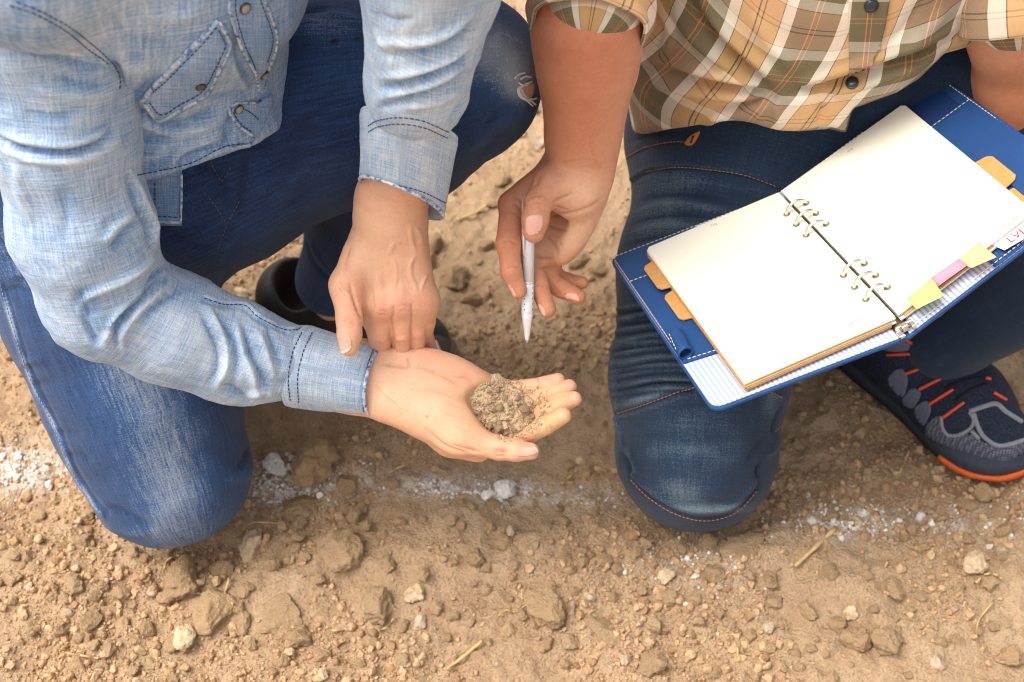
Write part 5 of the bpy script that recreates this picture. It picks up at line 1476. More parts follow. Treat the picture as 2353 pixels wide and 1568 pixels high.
# ring mechanism
NU = nrm(nl + nr); NX = nrm(NR - NL)
rail = Build()
for b0, b1 in ((0.012, 0.2185),):
    q = [NO + NX * x + NU * z for x, z in ((-0.008, -0.0115), (-0.0045, -0.0095), (0.0045, -0.0095), (0.008, -0.0115))]
    rail.loft([np.array([p + NS * t for p in q]) for t in np.linspace(b0, b1, 6)], cap=True)
rail = rail.make('ring_rail', BRASS, note)
lv = Build()
for x0, x1, y0, y1, z0, z1 in ((-0.007, 0.0085, 0.2165, 0.2195, -0.010, -0.004), (-0.008, -0.004, 0.2195, 0.2275, -0.0100, -0.0065), (0.0045, 0.0085, 0.2195, 0.2260, -0.0080, -0.0035), (-0.0025, 0.003, 0.2190, 0.2225, -0.010, -0.0030)):
    lv.box(NO + NX * x0 + NS * y0 + NU * z0, NX * (x1 - x0), NS * (y1 - y0), NU * (z1 - z0))
lv = lv.make('opening_lever', STEEL, rail)
md = lv.modifiers.new('bevel', 'BEVEL'); md.width = 0.0007; md.segments = 2
ringpos = (0.035, 0.054, 0.073, 0.141, 0.160, 0.179)
for bb in ringpos:
    b = Build()
    c = NO + NS * bb + NU * (-0.001)
    b.tube([c + 0.0112 * (math.cos(t) * NX + 1.05 * math.sin(t) * NU) for t in np.linspace(-0.5, math.pi + 0.5, 26)], 0.0016, 10)
    b.make('ring', STEEL, rail, True)
    for fn in (LP, RP):
        hb = Build(); hb.add([fn(0.0108 + 0.0032 * math.cos(t), bb + 0.0032 * math.sin(t), 0.00025) for t in np.linspace(0, 2 * math.pi, 18, endpoint=False)], [list(range(18))])
        hb.make('punch_hole', bpy.data.materials.get('hole_shadow') or plain('hole_shadow', lin(120, 112, 90), 0.9), note)
# sticky index notes and a ticket
def note_tab(name, pts, mat, curl):
    """quad of paper (panel coordinates), bending up towards its free edge"""
    (p0, p1, p2, p3) = [np.array(p, float) for p in pts]
    n = 9
    V = []
    for i in range(n):
        t = i / (n - 1)
        for j in range(6):
            s_ = j / 5
            q = (p0 * (1 - s_) + p1 * s_) * (1 - t) + (p3 * (1 - s_) + p2 * s_) * t
            V.append(RP(q[0], q[1], 0.0006 + curl * (t ** 1.8) + 0.0008 * math.sin(t * 5 + s_ * 3) * t))
    F = [[i * 6 + j, (i + 1) * 6 + j, (i + 1) * 6 + j + 1, i * 6 + j + 1] for i in range(n - 1) for j in range(5)]
    o = Build().add(V, F).make(name, mat, note, True)
    md = o.modifiers.new('thickness', 'SOLIDIFY'); md.thickness = 0.0002
    return o
def paper(name, col):
    mm = Mat(name, 0.8, 0.2); mm.color(col)
    mm.b.inputs['Subsurface Weight'].default_value = 0.0
    return mm.m
def rpx(X, Y, h=0.0):
    o_ = NO + nr * h; q = ray(X, Y); t = ((o_ - CC) @ nr) / (q @ nr)
    p = CC + q * t - o_
    s_ = np.linalg.lstsq(np.stack([NR, NS], 1), p, rcond=None)[0]
    return tuple(s_)
note_tab('sticky_note', [rpx(2140, 642), rpx(2086, 688), rpx(2110, 719), rpx(2172, 684)], paper('lime_note_paper', lin(172, 220, 118)), 0.003)
note_tab('sticky_note', [rpx(2204, 596), rpx(2139, 641), rpx(2164, 664), rpx(2226, 616)], paper('pink_note_paper', lin(238, 142, 160)), 0.004)
note_tab('sticky_note', [rpx(2250, 558), rpx(2203, 600), rpx(2236, 624), rpx(2292, 596)], paper('orange_note_paper', lin(240, 180, 132)), 0.003)
tk = rpx
ticket = sheet('ticket', RP, [rpx(2278, 562, -0.0055), rpx(2420, 462, -0.0055), rpx(2450, 492, -0.0055), rpx(2308, 575, -0.0055)], -0.0060, -0.0055, paper('pink_ticket', lin(244, 222, 228)), note)
def text(body, fn, a, b, h, xd, yd, size, mat, parent, name='lettering', italic=0.0):
    cu_ = bpy.data.curves.new(name, 'FONT'); cu_.body = body; cu_.size = size; cu_.shear = italic
    cu_.materials.append(mat)
    o = bpy.data.objects.new(name, cu_); COL.objects.link(o)
    x, y = nrm(xd), nrm(yd); z = np.cross(x, y)
    M_ = Matrix(((x[0], y[0], z[0], 0), (x[1], y[1], z[1], 0), (x[2], y[2], z[2], 0), (0, 0, 0, 1)))
    M_.translation = Vector(fn(a, b, h))
    dg = bpy.context.evaluated_depsgraph_get(); dg.update()
    me = bpy.data.meshes.new_from_object(o.evaluated_get(dg))
    bpy.data.objects.remove(o); me.transform(M_); me.name = name
    return obj(name, me, parent)
INK = plain('pale_grey_ink', lin(150, 148, 144), 0.9)
REDINK = plain('red_ink', lin(214, 40, 62), 0.8)
text('Notes :', LP, 0.0245, 0.1965, 0.0004, NL, NS, 0.0062, INK, note)
text('Notes :', RP, 0.1300, 0.1945, 0.0004, -NR, NS, 0.0062, INK, note)
text('luv', LP, 0.0705, 0.0065, 0.0004, NL * .9 - NS * .2, NS, 0.0055, INK, note, italic=0.3)
text('luv', RP, 0.0790, 0.0085, 0.0004, -NR, NS, 0.0055, INK, note, italic=0.3)
p = rpx(2322, 560, -0.0055)
text('LVLY', RP, p[0], p[1], -0.0052, NR, -NS, 0.011, REDINK, ticket)

# ------------------------------------------------------------------ silver pen
pen = thing('pen', 'slim silver ballpoint pen with chrome tip held between thumb and fingers', 'pen', base=P(1211, 787, 1.169))
pT, pB = P(1216, 437, 1.124), P(1211, 787, 1.169)
pe = nrm(pB - pT); PL = np.linalg.norm(pB - pT)
pn = nrm(-CF - (-CF @ pe) * pe); pb = np.cross(pe, pn)
def lathe(name, prof, mat, parent, n=24):
    rings = [np.array([pT + pe * t * PL + r * (math.cos(x) * pn + math.sin(x) * pb) for x in np.linspace(0, 2 * math.pi, n, endpoint=False)]) for t, r in prof]
    return Build().loft(rings, cap=True).make(name, mat, parent, True)
SILVER = plain('satin_silver_lacquer', lin(220, 222, 228), 0.32, 0.5, 0.2)
CHROME = plain('bright_chrome', lin(222, 224, 230), 0.2, 0.5, 0.45)
barrel = lathe('barrel', [(0.03, .0030), (0.032, .0043), (0.06, .0053), (0.585, .0054), (0.586, .0051)], SILVER, pen)
lathe('band', [(0.586, .0050), (0.588, .0055), (0.598, .0055), (0.60, .0050)], CHROME, pen)
grip = lathe('grip', [(0.60, .0050), (0.602, .0054), (0.80, .0055), (0.801, .0054)], SILVER, pen)
lathe('tip', [(0.801, .0053), (0.803, .0055), (0.83, .0052), (0.93, .0031), (0.975, .0021), (0.985, .0020), (0.986, .0013), (1.0, .0011)], CHROME, pen)
lathe('button', [(0.0, .0012), (0.002, .0020), (0.028, .0021), (0.03, .0021)], CHROME, pen)
b = Build()
for k in range(5):
    for ang in (-0.95, 0.55):
        t = 0.625 + 0.036 * k
        c = pT + pe * t * PL + 0.0055 * (math.cos(ang) * pn + math.sin(ang) * pb)
        nn = math.cos(ang) * pn + math.sin(ang) * pb; tt = np.cross(pe, nn)
        b.add([c + nn * 0.00012 + 0.0008 * (math.cos(x) * pe * 0.9 + math.sin(x) * tt) for x in np.linspace(0, 2 * math.pi, 12, endpoint=False)], [list(range(12))])
b.make('grip_dot', plain('grip_inset', lin(120, 120, 128), 0.3, 0.5, 0.8), grip)
cn = nrm(pn * 0.75 - pb * 0.66) if (P(1100, 600, 1) - P(1200, 600, 1)) @ -pb > 0 else nrm(pn * 0.75 + pb * 0.66)
b = Build()
cr = np.cross(pe, cn)
pr = [(0.04, .0068, .0018), (0.10, .0078, .0019), (0.30, .0074, .0017), (0.40, .0062, .0011), (0.425, .0054, .0006)]
b.loft([np.array([pT + pe * t * PL + cn * hh + cr * w + cn * dz for w, dz in ((-ww, 0), (-ww * .6, .0007), (ww * .6, .0007), (ww, 0), (ww * .6, -.0003), (-ww * .6, -.0003))]) for t, hh, ww in pr], cap=True)
b.make('clip', CHROME, pen, True)
# ------------------------------------------------------------------ handful of soil
m = Mat('dry_soil', 0.95, 0.1)
g = m.geo(); oi = m.node('ShaderNodeObjectInfo')
n2 = m.noise(g, 55, 6, 0.65); n3 = m.noise(g, 520, 4, 0.7)
c = m.ramp(n2, [(0.3, lin(188, 160, 130)), (0.6, lin(206, 180, 147)), (0.8, lin(216, 194, 164))])
c = m.mix(m.rng(n3, 0.32, 0.5, 0.3, 0), c, lin(156, 118, 84))
c = m.mix(m.math('MULTIPLY', oi.outputs['Random'], 0.35), c, lin(178, 146, 110))
m.color(c)
m.bump(m.math('ADD', n2, m.math('MULTIPLY', n3, 0.7)), 0.8, 0.003)
SOIL = m.m
def clod_variants(n, sub=2, seed=0):
    """lumpy rounded clods as shared meshes"""
    out = []
    for k in range(n):
        bm = bmesh.new(); bmesh.ops.create_icosphere(bm, subdivisions=sub, radius=1.0)
        V = np.array([v.co for v in bm.verts])
        s = seed + 31 * k
        # cut by random planes for angular faces, then roughen
        r = np.ones(len(V))
        rg = np.random.default_rng(s)
        for _ in range(rg.integers(7, 13)):
            nn = nrm(rg.normal(size=3)); dd = rg.uniform(0.52, 0.85)
            dot = V @ nn
            r = np.minimum(r, np.where(dot > 0.05, dd / np.maximum(dot, 0.05), 9))
        V = V * (r * (1 + 0.14 * fbm(V * 2.2 + s, s, 3)))[:, None]
        V = V * (1 + 0.02 * noise(V * 7 + s, s))[:, None]
        F = np.array([[v.index for v in f.verts] for f in bm.faces]); bm.free()
        out.append((V, F))
    return out
handful = thing('soil_handful', 'small heap of dry crumbly soil cupped in an open palm', 'soil', base=hp(1155, 945, 1.0))
f = Field(hp(1150, 940) - 0.07, hp(1150, 940) + 0.07, 0.0013)
ax_ = frame_axes(hp(1080, 895), hp(1225, 985))
f.ell(hp(1150, 942, 1.0), ax_, (.0410, .0255, .0105), 0.006)
f.ell(hp(1112, 905, 0.6), ax_, (.022, .014, .0090), 0.008)
f.ell(hp(1175, 975, 0.5), ax_, (.019, .012, .0095), 0.008)
f.ell(hp(1192, 935, 0.4), ax_, (.018, .015, .0090), 0.008)
for (x_, y_, r_) in ((1085, 900, .006), (1100, 888, .007), (1148, 880, .006), (1222, 955, .008), (1228, 968, .005), (1205, 985, .007), (1185, 997, .006), (1125, 985, .006), (1215, 925, .007)):
    f.ell(hp(x_, y_, 0.8), ax_, (r_ * 1.4, r_, r_ * .7), 0.004)
mound = f.mesh(1)
mound.rumple(0.0022, 160, 21, 3); mound.rumple(0.0009, 520, 8, 2)
mo = put('heap', mound, SOIL, handful)
mb = mound.bvh()
CV = clod_variants(10, 2, 5)
CLODS = [new_mesh('clod', V, F, SOIL, False) for V, F in CV]
big = [(1122, 900, 5), (1140, 897, 7), (1160, 916, 9), (1130, 908, 4), (1190, 910, 9), (1205, 943, 12), (1172, 925, 8), (1149, 975, 8), (1165, 965, 6.5), (1150, 985, 12), (1167, 973, 6), (1220, 955, 8), (1130, 937, 14), (1150, 935, 11), (1128, 980, 8), (1176, 958, 5), (1080, 902, 9), (1112, 897, 4), (1200, 925, 6), (1215, 970, 5), (1185, 985, 5), (1228, 965, 4), (1140, 955, 5), (1176, 940, 6)]
def drop_clod(X, Y, r_px, k, parent, bvh, sink=0.35, name='clod'):
    h_ = hit(bvh, X, Y)
    if h_ is None: return None
    r = r_px / KPX * 1.185
    o = obj(name, CLODS[k % len(CLODS)], parent)
    loc = h_[0] + h_[1] * r * (0.9 - sink * 2)
    o.matrix_basis = Matrix.Translation(Vector(loc)) @ Matrix.Rotation(k * 2.4, 4, Vector(nrm((math.sin(k), math.cos(k * 1.7), 0.5)))) @ Matrix.Diagonal((r * 1.1, r * (0.8 + 0.25 * math.sin(k * 3)), r * 0.85, 1))
    return o
for k, (X, Y, r) in enumerate(big):
    drop_clod(X, Y, r * 1.1, k, handful, mb, 0.2)
def scatter_mesh(name, pos, nrmv, size, mat, parent=None, sub=1, seed=3, extra=None):
    """many crumbs in one mesh"""
    var = clod_variants(8, sub, seed)
    n0 = len(var[0][0]); F0 = var[0][1]
    N = len(pos)
    k = RNG.integers(0, len(var), N)
    base = np.stack([v for v, _ in var])[k]
    q = RNG.normal(size=(N, 4)); q /= np.linalg.norm(q, axis=1)[:, None]
    w, x, y, z = q.T
    Rm = np.stack([np.stack([1 - 2 * (y * y + z * z), 2 * (x * y - z * w), 2 * (x * z + y * w)], -1), np.stack([2 * (x * y + z * w), 1 - 2 * (x * x + z * z), 2 * (y * z - x * w)], -1), np.stack([2 * (x * z - y * w), 2 * (y * z + x * w), 1 - 2 * (x * x + y * y)], -1)], 1)
    sc = size[:, None] * RNG.uniform(0.7, 1.15, (N, 3))
    V = np.einsum('nij,nvj->nvi', Rm, base * sc[:, None, :]) + pos[:, None, :]
    F = (F0[None] + (np.arange(N) * n0)[:, None, None]).reshape(-1, 3)
    att = {'shade': np.repeat(RNG.random(N), n0)}
    for kk, vv in (extra or {}).items(): att[kk] = np.repeat(vv, n0)
    return obj(name, new_mesh(name, V.reshape(-1, 3), F, mat, False, att), parent)
pos, nn = [], []
for _ in range(1300):
    X, Y = RNG.uniform(1065, 1245), RNG.uniform(868, 1008)
    h_ = hit(mb, X, Y)
    if h_ is not None: pos.append(h_[0]); nn.append(h_[1])
hbv = HR.bvh()
for _ in range(520):
    a_, t_ = RNG.uniform(0, 2 * math.pi), 1 + abs(RNG.normal()) * 0.16
    X, Y = 1155 + 84 * t_ * math.cos(a_), 942 + 60 * t_ * math.sin(a_)
    h_ = hit(hbv, X, Y)
    if h_ is not None and X > 1150: pos.append(h_[0]); nn.append(h_[1])
pos = np.array(pos); nn = np.array(nn)
sz = 0.0006 + 0.0014 * RNG.random(len(pos)) ** 3
cr = scatter_mesh('crumbs', pos + nn * sz[:, None] * 0.4, nn, sz, SOIL, handful, 1)
tag(cr, kind='stuff')

# ------------------------------------------------------------------ shoes
def shoe_frame(heel, toe):
    e = nrm((toe - heel) * np.array([1, 1, 0])); s_ = np.array([e[1], -e[0], 0]); return e, s_, np.array([0, 0, 1.0])
# running shoe of the man in plaid
hB = np.array([0.400, 1.010, 0.0]); tB = np.array([0.556, 0.822, 0.0])
e, s_, u = shoe_frame(hB, tB); LB = np.linalg.norm((tB - hB)[:2])
SP = lambda a, c, z: hB + e * a * LB + s_ * c + u * z
shoe = tag(thing('shoe', 'navy running shoe with orange laces and grey toe overlay', 'shoe', base=SP(.5, 0, 0)), group=None)
f = Field(np.minimum(hB, tB) - np.array([.1, .1, .03]), np.maximum(hB, tB) + np.array([.1, .1, .17]), 0.0022)
f.cone(SP(.14, 0, .050), .042, SP(.40, .0, .055), .044, 0.03)
f.cone(SP(.40, 0, .055), .044, SP(.70, -.002, .040), .049, 0.03)
f.cone(SP(.70, -.002, .040), .048, SP(.90, -.004, .031), .036, 0.03)
f.cone(SP(.16, 0, .060), .038, SP(.24, 0, .115), .040, 0.03)
f.cone(SP(.40, 0, .075), .034, SP(.30, 0, .115), .036, 0.03)
f.cone(SP(.24, 0, .12), .031, SP(.22, 0, .19), .034, 0.008, None, 'cut')
x, y, z = f.coords(); f.F = smax(f.F, (0.016 - z + 0 * x + 0 * y).astype(np.float32), 0.004)
UP = f.mesh(2)
m = Mat('navy_mesh_upper', 0.85, 0.2)
vg = m.node('ShaderNodeTexVoronoi'); vg.inputs['Scale'].default_value = 480; m.l.new(m.geo(), vg.inputs['Vector'])
m.color(m.mix(m.rng(vg.outputs['Distance'], 0.1, 0.6), lin(52, 58, 76), lin(32, 37, 52))); m.bump(vg.outputs['Distance'], 0.5, 0.001)
NAVY = m.m
upper = put('upper', UP, NAVY, shoe)
ub = UP.bvh()
def sole_ring(grow, z, n=64):
    out = []
    for t in np.linspace(0, 2 * math.pi, n, endpoint=False):
        a = 0.5 - 0.5 * math.cos(t)
        half = np.interp(a, [0, .03, .1, .25, .45, .62, .75, .88, .96, 1.0], [.0, .020, .033, .037, .036, .045, .049, .043, .027, .0])
        a2 = a * 1.10 - 0.02
        c = (half + grow) * (1 if math.sin(t) >= 0 else -1) if 0.001 < a < 0.999 else 0
        out.append(SP(a2 + (grow / LB if a > .95 else (-grow / LB if a < .05 else 0)), c - 0.002, z))
    out = np.array(out)
    for _ in range(max(2, n // 20)):
        out = 0.5 * out + 0.25 * (np.roll(out, 1, 0) + np.roll(out, -1, 0))
    return out
def toe_spring(R, k=0.010):
    a = ((R - hB) @ e) / LB
    R = R.copy(); R[:, 2] += k * np.clip((a - .82) / .25, 0, 1) ** 2; return R
Build().loft([toe_spring(sole_ring(.000, .002)), toe_spring(sole_ring(.004, .006)), toe_spring(sole_ring(.004, .020)), toe_spring(sole_ring(.001, .026))], cap=True).make('midsole', plain('charcoal_rubber', lin(52, 56, 66), 0.75, 0.3, 0, .15, 300, .3), shoe, True)
ORNG = plain('orange_rubber', lin(214, 92, 36), 0.6, 0.3, 0, .1, 200)
Build().loft([toe_spring(sole_ring(.0005, -.001)), toe_spring(sole_ring(.0045, .002)), toe_spring(sole_ring(.0045, .0055)), toe_spring(sole_ring(.003, .0060))], cap=True).make('outsole', plain('black_rubber', lin(24, 24, 28), .8), shoe, True)
r0, r1, r2, r3 = [toe_spring(sole_ring(g_, z_, 160)) for g_, z_ in ((.002, -.0005), (.0060, .002), (.0060, .008), (.0030, .0095))]
ia = [i for i in range(160) if 52 <= i <= 112]
Build().loft([np.array([r0[i], r1[i], r2[i] + u * (.008 * max(0, 1 - abs(i - 90) / 22)), r3[i] + u * (.008 * max(0, 1 - abs(i - 90) / 22))]) for i in ia], cap=True).make('toe_bumper', ORNG, shoe, True)
m = Mat('grey_textured_rand', 0.75, 0.3)
vg = m.node('ShaderNodeTexVoronoi'); vg.inputs['Scale'].default_value = 300; vg.inputs['Randomness'].default_value = 0.15; m.l.new(m.geo(), vg.inputs['Vector'])
m.color(m.mix(m.rng(vg.outputs['Distance'], 0.25, 0.5), lin(118, 122, 134), lin(70, 74, 88))); m.bump(vg.outputs['Distance'], 0.6, 0.001)
RAND = m.m
GREY = plain('grey_overlay', lin(128, 130, 136), 0.75, 0.3, 0, .1, 300)
SLATE = plain('slate_overlay', lin(92, 96, 112), 0.75, 0.3, 0, .1, 300)
sx = lambda cx, cy: (1895.7 + cx * .2565, 718 + cy * .2565)
patch_obj('toe_rand', ub, [sx(*q) for q in ((905, 1030), (1040, 920), (1075, 1090), (1180, 1100), (1300, 1090), (1400, 1150), (1540, 1200), (1783, 1150), (1783, 1330), (1640, 1420), (1300, 1420), (1050, 1320), (930, 1200))], RAND, shoe, lift=.0010, thick=.001, step=7)
b = Build()
for pts, r in (([(1040, 930), (1055, 1040), (1110, 1100), (1200, 1095), (1300, 1040), (1330, 960), (1290, 890)], .0021), ([(1290, 890), (1400, 850), (1530, 820), (1620, 890), (1760, 980)], .0029), ([(1330, 900), (1360, 1000), (1420, 1110), (1540, 1190), (1660, 1180), (1790, 1140)], .0027), ([(1310, 1060), (1380, 1130)], .0023)):
    q, nq = trace(ub, [sx(*p) for p in pts], 5, 0.0002)
    if len(q) > 2: b.tube(q, r, 8)
b.make('toe_overlay', GREY, shoe, True)
for poly in ([(800, 880), (900, 790), (950, 860), (920, 960), (880, 1010)], [(690, 790), (780, 680), (860, 720), (830, 800), (780, 860)], [(560, 600), (680, 500), (740, 590), (730, 680), (690, 760)], [(470, 300), (640, 240), (780, 290), (740, 340), (600, 350)]):
    patch_obj('side_overlay', ub, [sx(*q) for q in poly], SLATE, shoe, lift=.0012, thick=.001, step=6)
LACE = plain('orange_lace', lin(226, 84, 44), 0.8, 0.2, 0, .15, 600)
for p, q in (((1060, 940), (1245, 805)), ((935, 825), (1150, 690)), ((845, 690), (1065, 580)), ((720, 550), (950, 465)), ((560, 380), (850, 365)), ((715, 235), (790, 285)), ((1510, 720), (1620, 785)), ((1435, 590), (1480, 600)), ((1385, 460), (1430, 455))):
    q3, _ = trace(ub, [sx(*p), sx(*q)], 4, 0.0010)
    if len(q3) > 1: Build().tube(q3, .0017, 8).make('lace', LACE, shoe, True)
b = Build()
for k in range(5):
    q3, _ = trace(ub, [sx(1090 + 80 - 95 * k, 640 - 110 * k + 150), sx(1280 - 60 * k, 560 - 90 * k + 150), sx(1450 - 30 * k, 640 - 60 * k)], 4, 0.0006)
    if len(q3) > 2: b.tube(q3, .0016, 6)
if b.V: b.make('tongue_ridge', plain('black_webbing', lin(22, 26, 36), 0.85), shoe, True)

# dark slip-on of the man in denim
hA = G(640, 730, 0.0); tA = G(1025, 845, 0.0)
e, s_, u = shoe_frame(hA, tA); LA = np.linalg.norm((tA - hA)[:2])
SQ = lambda a, c, z: hA + e * a * LA + s_ * c + u * z
shoeA = thing('shoe', 'dark brown low shoe with pale laces under the clasped hands', 'shoe', base=SQ(.5, 0, 0))
f = Field(np.minimum(hA, tA) - np.array([.1, .1, .03]), np.maximum(hA, tA) + np.array([.1, .1, .15]), 0.0024)
f.cone(SQ(.14, 0, .045), .043, SQ(.45, 0, .048), .043, 0.03)
f.cone(SQ(.45, 0, .048), .043, SQ(.85, 0, .030), .038, 0.03)
f.cone(SQ(.13, 0, .055), .043, SQ(.32, 0, .066), .040, 0.02)
f.cone(SQ(.22, 0, .060), .036, SQ(.25, 0, .15), .046, 0.006, None, 'cut')
x, y, z = f.coords(); f.F = smax(f.F, (0.012 - z + 0 * x + 0 * y).astype(np.float32), 0.004)
UA = f.mesh(2)
put('upper', UA, plain('dark_brown_leather', lin(44, 38, 36), 0.55, 0.4, 0, .25, 120, .2), shoeA)
ab = UA.bvh()
def ringA(grow, z, n=48):
    out = []
    for t in np.linspace(0, 2 * math.pi, n, endpoint=False):
        a = 0.5 - 0.5 * math.cos(t)
        half = np.interp(a, [0, .03, .1, .3, .6, .8, .93, 1.0], [0, .022, .038, .041, .044, .043, .027, 0])
        out.append(SQ(a * 1.12 - .04, (half + grow) * (1 if math.sin(t) >= 0 else -1), z))
    return np.array(out)
Build().loft([ringA(.0, 0), ringA(.004, .003), ringA(.004, .016), ringA(.001, .019)], cap=True).make('sole', plain('taupe_rubber', lin(112, 98, 84), 0.8, .2, 0, .1, 150), shoeA, True)
patch_obj('toe_cap', ab, [(1000, 770), (1035, 785), (1062, 822), (1050, 840), (1010, 830), (985, 805)], plain('taupe_canvas', lin(104, 92, 82), .85, .2, 0, .2, 200, .3), shoeA, lift=.001, thick=.001, step=6)
b = Build()
for k in range(4):
    q3, _ = trace(ab, [(962 + k * 12, 765 + k * 6), (985 + k * 9, 800 + k * 4)], 3, .001)
    if len(q3) > 1: b.tube(q3, .0022, 6)
if b.V: b.make('laces', plain('off_white_lace', lin(214, 208, 196), .85), shoeA, True)
# ------------------------------------------------------------------ clods, stones and crumbs on the ground
m = Mat('earth_clod', 0.95, 0.1)
g = m.geo(); oi = m.node('ShaderNodeObjectInfo')
tc = m.node('ShaderNodeTexCoord')
n2 = m.noise(m.node('ShaderNodeNewGeometry').outputs['Position'], 75, 6, 0.68); n3 = m.noise(m.node('ShaderNodeNewGeometry').outputs['Position'], 520, 4, 0.7)
c = m.ramp(n2, [(0.28, lin(186, 151, 116)), (0.5, lin(202, 169, 132)), (0.75, lin(214, 185, 149))])
c = m.mix(m.rng(n3, 0.30, 0.5, 0.28, 0), c, lin(156, 120, 86))
hue = m.ramp(oi.outputs['Random'], [(0.0, lin(190, 152, 112)), (0.35, lin(206, 170, 128)), (0.7, lin(196, 164, 126)), (1.0, lin(180, 146, 110))])
c = m.mix(0.45, c, hue)
m.color(c)
m.bump(m.math('ADD', n2, m.math('MULTIPLY', n3, 0.9)), 1.0, 0.006)
CLOD = m.m
def stone_mat(name, c0, c1, rough=0.85):
    m = Mat(name, rough, 0.2)
    pz = m.node('ShaderNodeNewGeometry').outputs['Position']
    n = m.noise(pz, 110, 6, 0.7)
    m.color(m.ramp(n, [(0.35, c0), (0.6, c1)])); m.bump(n, 0.7, 0.003)
    return m.m
PALE = stone_mat('pale_stone', lin(176, 148, 114), lin(202, 180, 148))
LIME = stone_mat('lime_lump', lin(206, 192, 174), lin(238, 234, 228))
GREYST = stone_mat('grey_pebble', lin(156, 132, 108), lin(190, 168, 144))
CV3 = clod_variants(16, 3, 91)
ME = {}
BIGROUGH = 0.06
CV4 = clod_variants(30, 5, 191)
def clod_mesh(k, mat):
    if k < 30:
        V, F = CV4[k]
        V = V * (1 + 0.07 * fbm(V * 3.0 + k, k, 4, 0.6) + 0.022 * fbm(V * 14 + k, k + 5, 2))[:, None]
        return new_mesh('clod', V, F, mat, True)
    key = (k % 16, mat.name)
    if key not in ME:
        V, F = CV3[k % 16]
        V = V * (1 + BIGROUGH * fbm(V * 3.2 + k, k, 4, 0.6))[:, None]
        ME[key] = new_mesh('clod', V, F, mat, False)
    return ME[key]
USED = []
def clod(name, X, Y, rx, ry, rot, mat, label, cat, group, k, sink=0.35, flat=0.75):
    p = G(X, Y, 0.0)
    for _ in range(3):
        p = G(X, Y, float(ground_z(np.array([p[0]]), np.array([p[1]]))[0]) + 0.3 * rx / KPX)
    d = (p - CC) @ CF
    ax, ay = rx / KPX * d, ry / KPX * d / 0.86
    o = obj(name, clod_mesh(k, mat))
    z = float(ground_z(np.array([p[0]]), np.array([p[1]]))[0])
    hh = min(ax, ay) * flat
    o.matrix_basis = Matrix.Translation(Vector((p[0], p[1], z + hh * (1 - 2 * sink)))) @ Matrix.Rotation(math.radians(-rot), 4, 'Z') @ Matrix.Diagonal((ax * 1.12, ay * 1.12, hh * 1.15, 1)) @ Matrix.Rotation(k * 1.3, 4, 'Z')
    USED.append((p[0], p[1], max(ax, ay)))
    return tag(o, label, cat, group)
BG = 'loose soil clods scattered over the ground'
common = 'rounded tan soil clod lying loose among the dirt crumbs'
named = [
    (422, 1336, 44, 50, 10, CLOD, 'large rough tan clod with pitted top below the faded jeans knee', .2, .8),
    (481, 1407, 50, 44, -20, CLOD, 'broad flat clod slab with crumbled lower edge under the curved straw', .42, .6),
    (650, 1404, 54, 42, 15, CLOD, 'wide half-buried clod with smooth dusty top, left of centre foreground', .5, .6),
    (689, 1468, 29, 25, 0, CLOD, 'angular fist-like clod just below the wide half-buried clod', .2, .9),
    (424, 1465, 20, 26, 20, PALE, 'pale grey angular stone standing beside a brown clod', .25, .9),
    (779, 1262, 50, 42, -25, CLOD, 'big smooth mound-like clod with a dark crack on its right edge', .45, .7),
    (686, 1167, 54, 26, -25, CLOD, 'flat tilted brown slab lying on white lime powder', .2, .5),
    (578, 1258, 24, 36, 10, PALE, 'two-tone clod with chalky white lower half', .25, .9),
    (635, 1073, 32, 22, 10, LIME, 'white-dusted stone lying behind the lime patch near the blue knee', .3, .8),
    (718, 1078, 46, 50, 10, CLOD, 'tall triangular brown clod behind the lime patch', .2, 1.1),
    (1249, 1396, 34, 46, -8, CLOD, 'large smooth oblong clod in the middle of the foreground', .25, .9),
    (865, 1389, 34, 42, 20, CLOD, 'brown ragged clod with a shadowed right side, left of the oblong clod', .4, .8),
    (1393, 1450, 52, 28, 35, CLOD, 'long flat half-sunk slab slanting beside the oblong clod', .48, .5),
    (1500, 1533, 29, 29, 0, CLOD, 'round ball-shaped clod at the bottom edge under the kneeling plaid man', .2, .95),
    (1529, 1326, 16, 20, 10, PALE, 'small pale egg-shaped stone in front of the dark jeans knee', .25, .9),
    (1964, 1472, 32, 25, 15, CLOD, 'smooth rounded clod left of the pointed clod in the lower right foreground', .2, .9),
    (2037, 1483, 31, 30, 0, CLOD, 'pointed pyramid clod right of the smooth rounded clod', .2, 1.0),
    (1957, 1409, 20, 13, 10, PALE, 'small whitish oval stone in the lower right foreground', .25, .8),
    (2244, 1303, 29, 26, 0, PALE, 'pale knobbly stone beside a curled straw at the right', .25, .9),
    (2319, 1511, 33, 24, 10, CLOD, 'rough speckled clod in the bottom right corner', .25, .85),
    (2054, 1353, 18, 29, -15, CLOD, 'upright oval clod below the running shoe', .3, .8),
    (1709, 1253, 52, 26, 0, CLOD, 'low wide clod mound beside the hem of the dark jeans knee', .45, .7),
    (1159, 1127, 24, 18, 10, LIME, 'bright white lime lump in the middle of the powder line', .25, .9),
    (1122, 1136, 20, 12, -10, LIME, 'smaller white lime lump left of the brightest one', .3, .8),
    (660, 530, 48, 26, 0, PALE, 'pale blurred stone behind the crouching thigh', .3, .8),
    (955, 1368, 18, 22, 10, PALE, 'small stone with a white chalky face, centre left foreground', .25, .9),
    (892, 1301, 20, 16, 15, CLOD, 'angular light clod above the brown ragged clod', .25, .8),
    (1095, 1285, 22, 19, 10, CLOD, 'wedge-shaped clod paired with a rounder one, centre foreground', .25, .85),
    (183, 1533, 27, 27, 20, CLOD, 'pitted clod at the bottom left under a short straw', .35, .7),
    (187, 1242, 27, 17, 5, CLOD, 'oval dusty clod just left of the faded jeans knee', .35, .8),
]
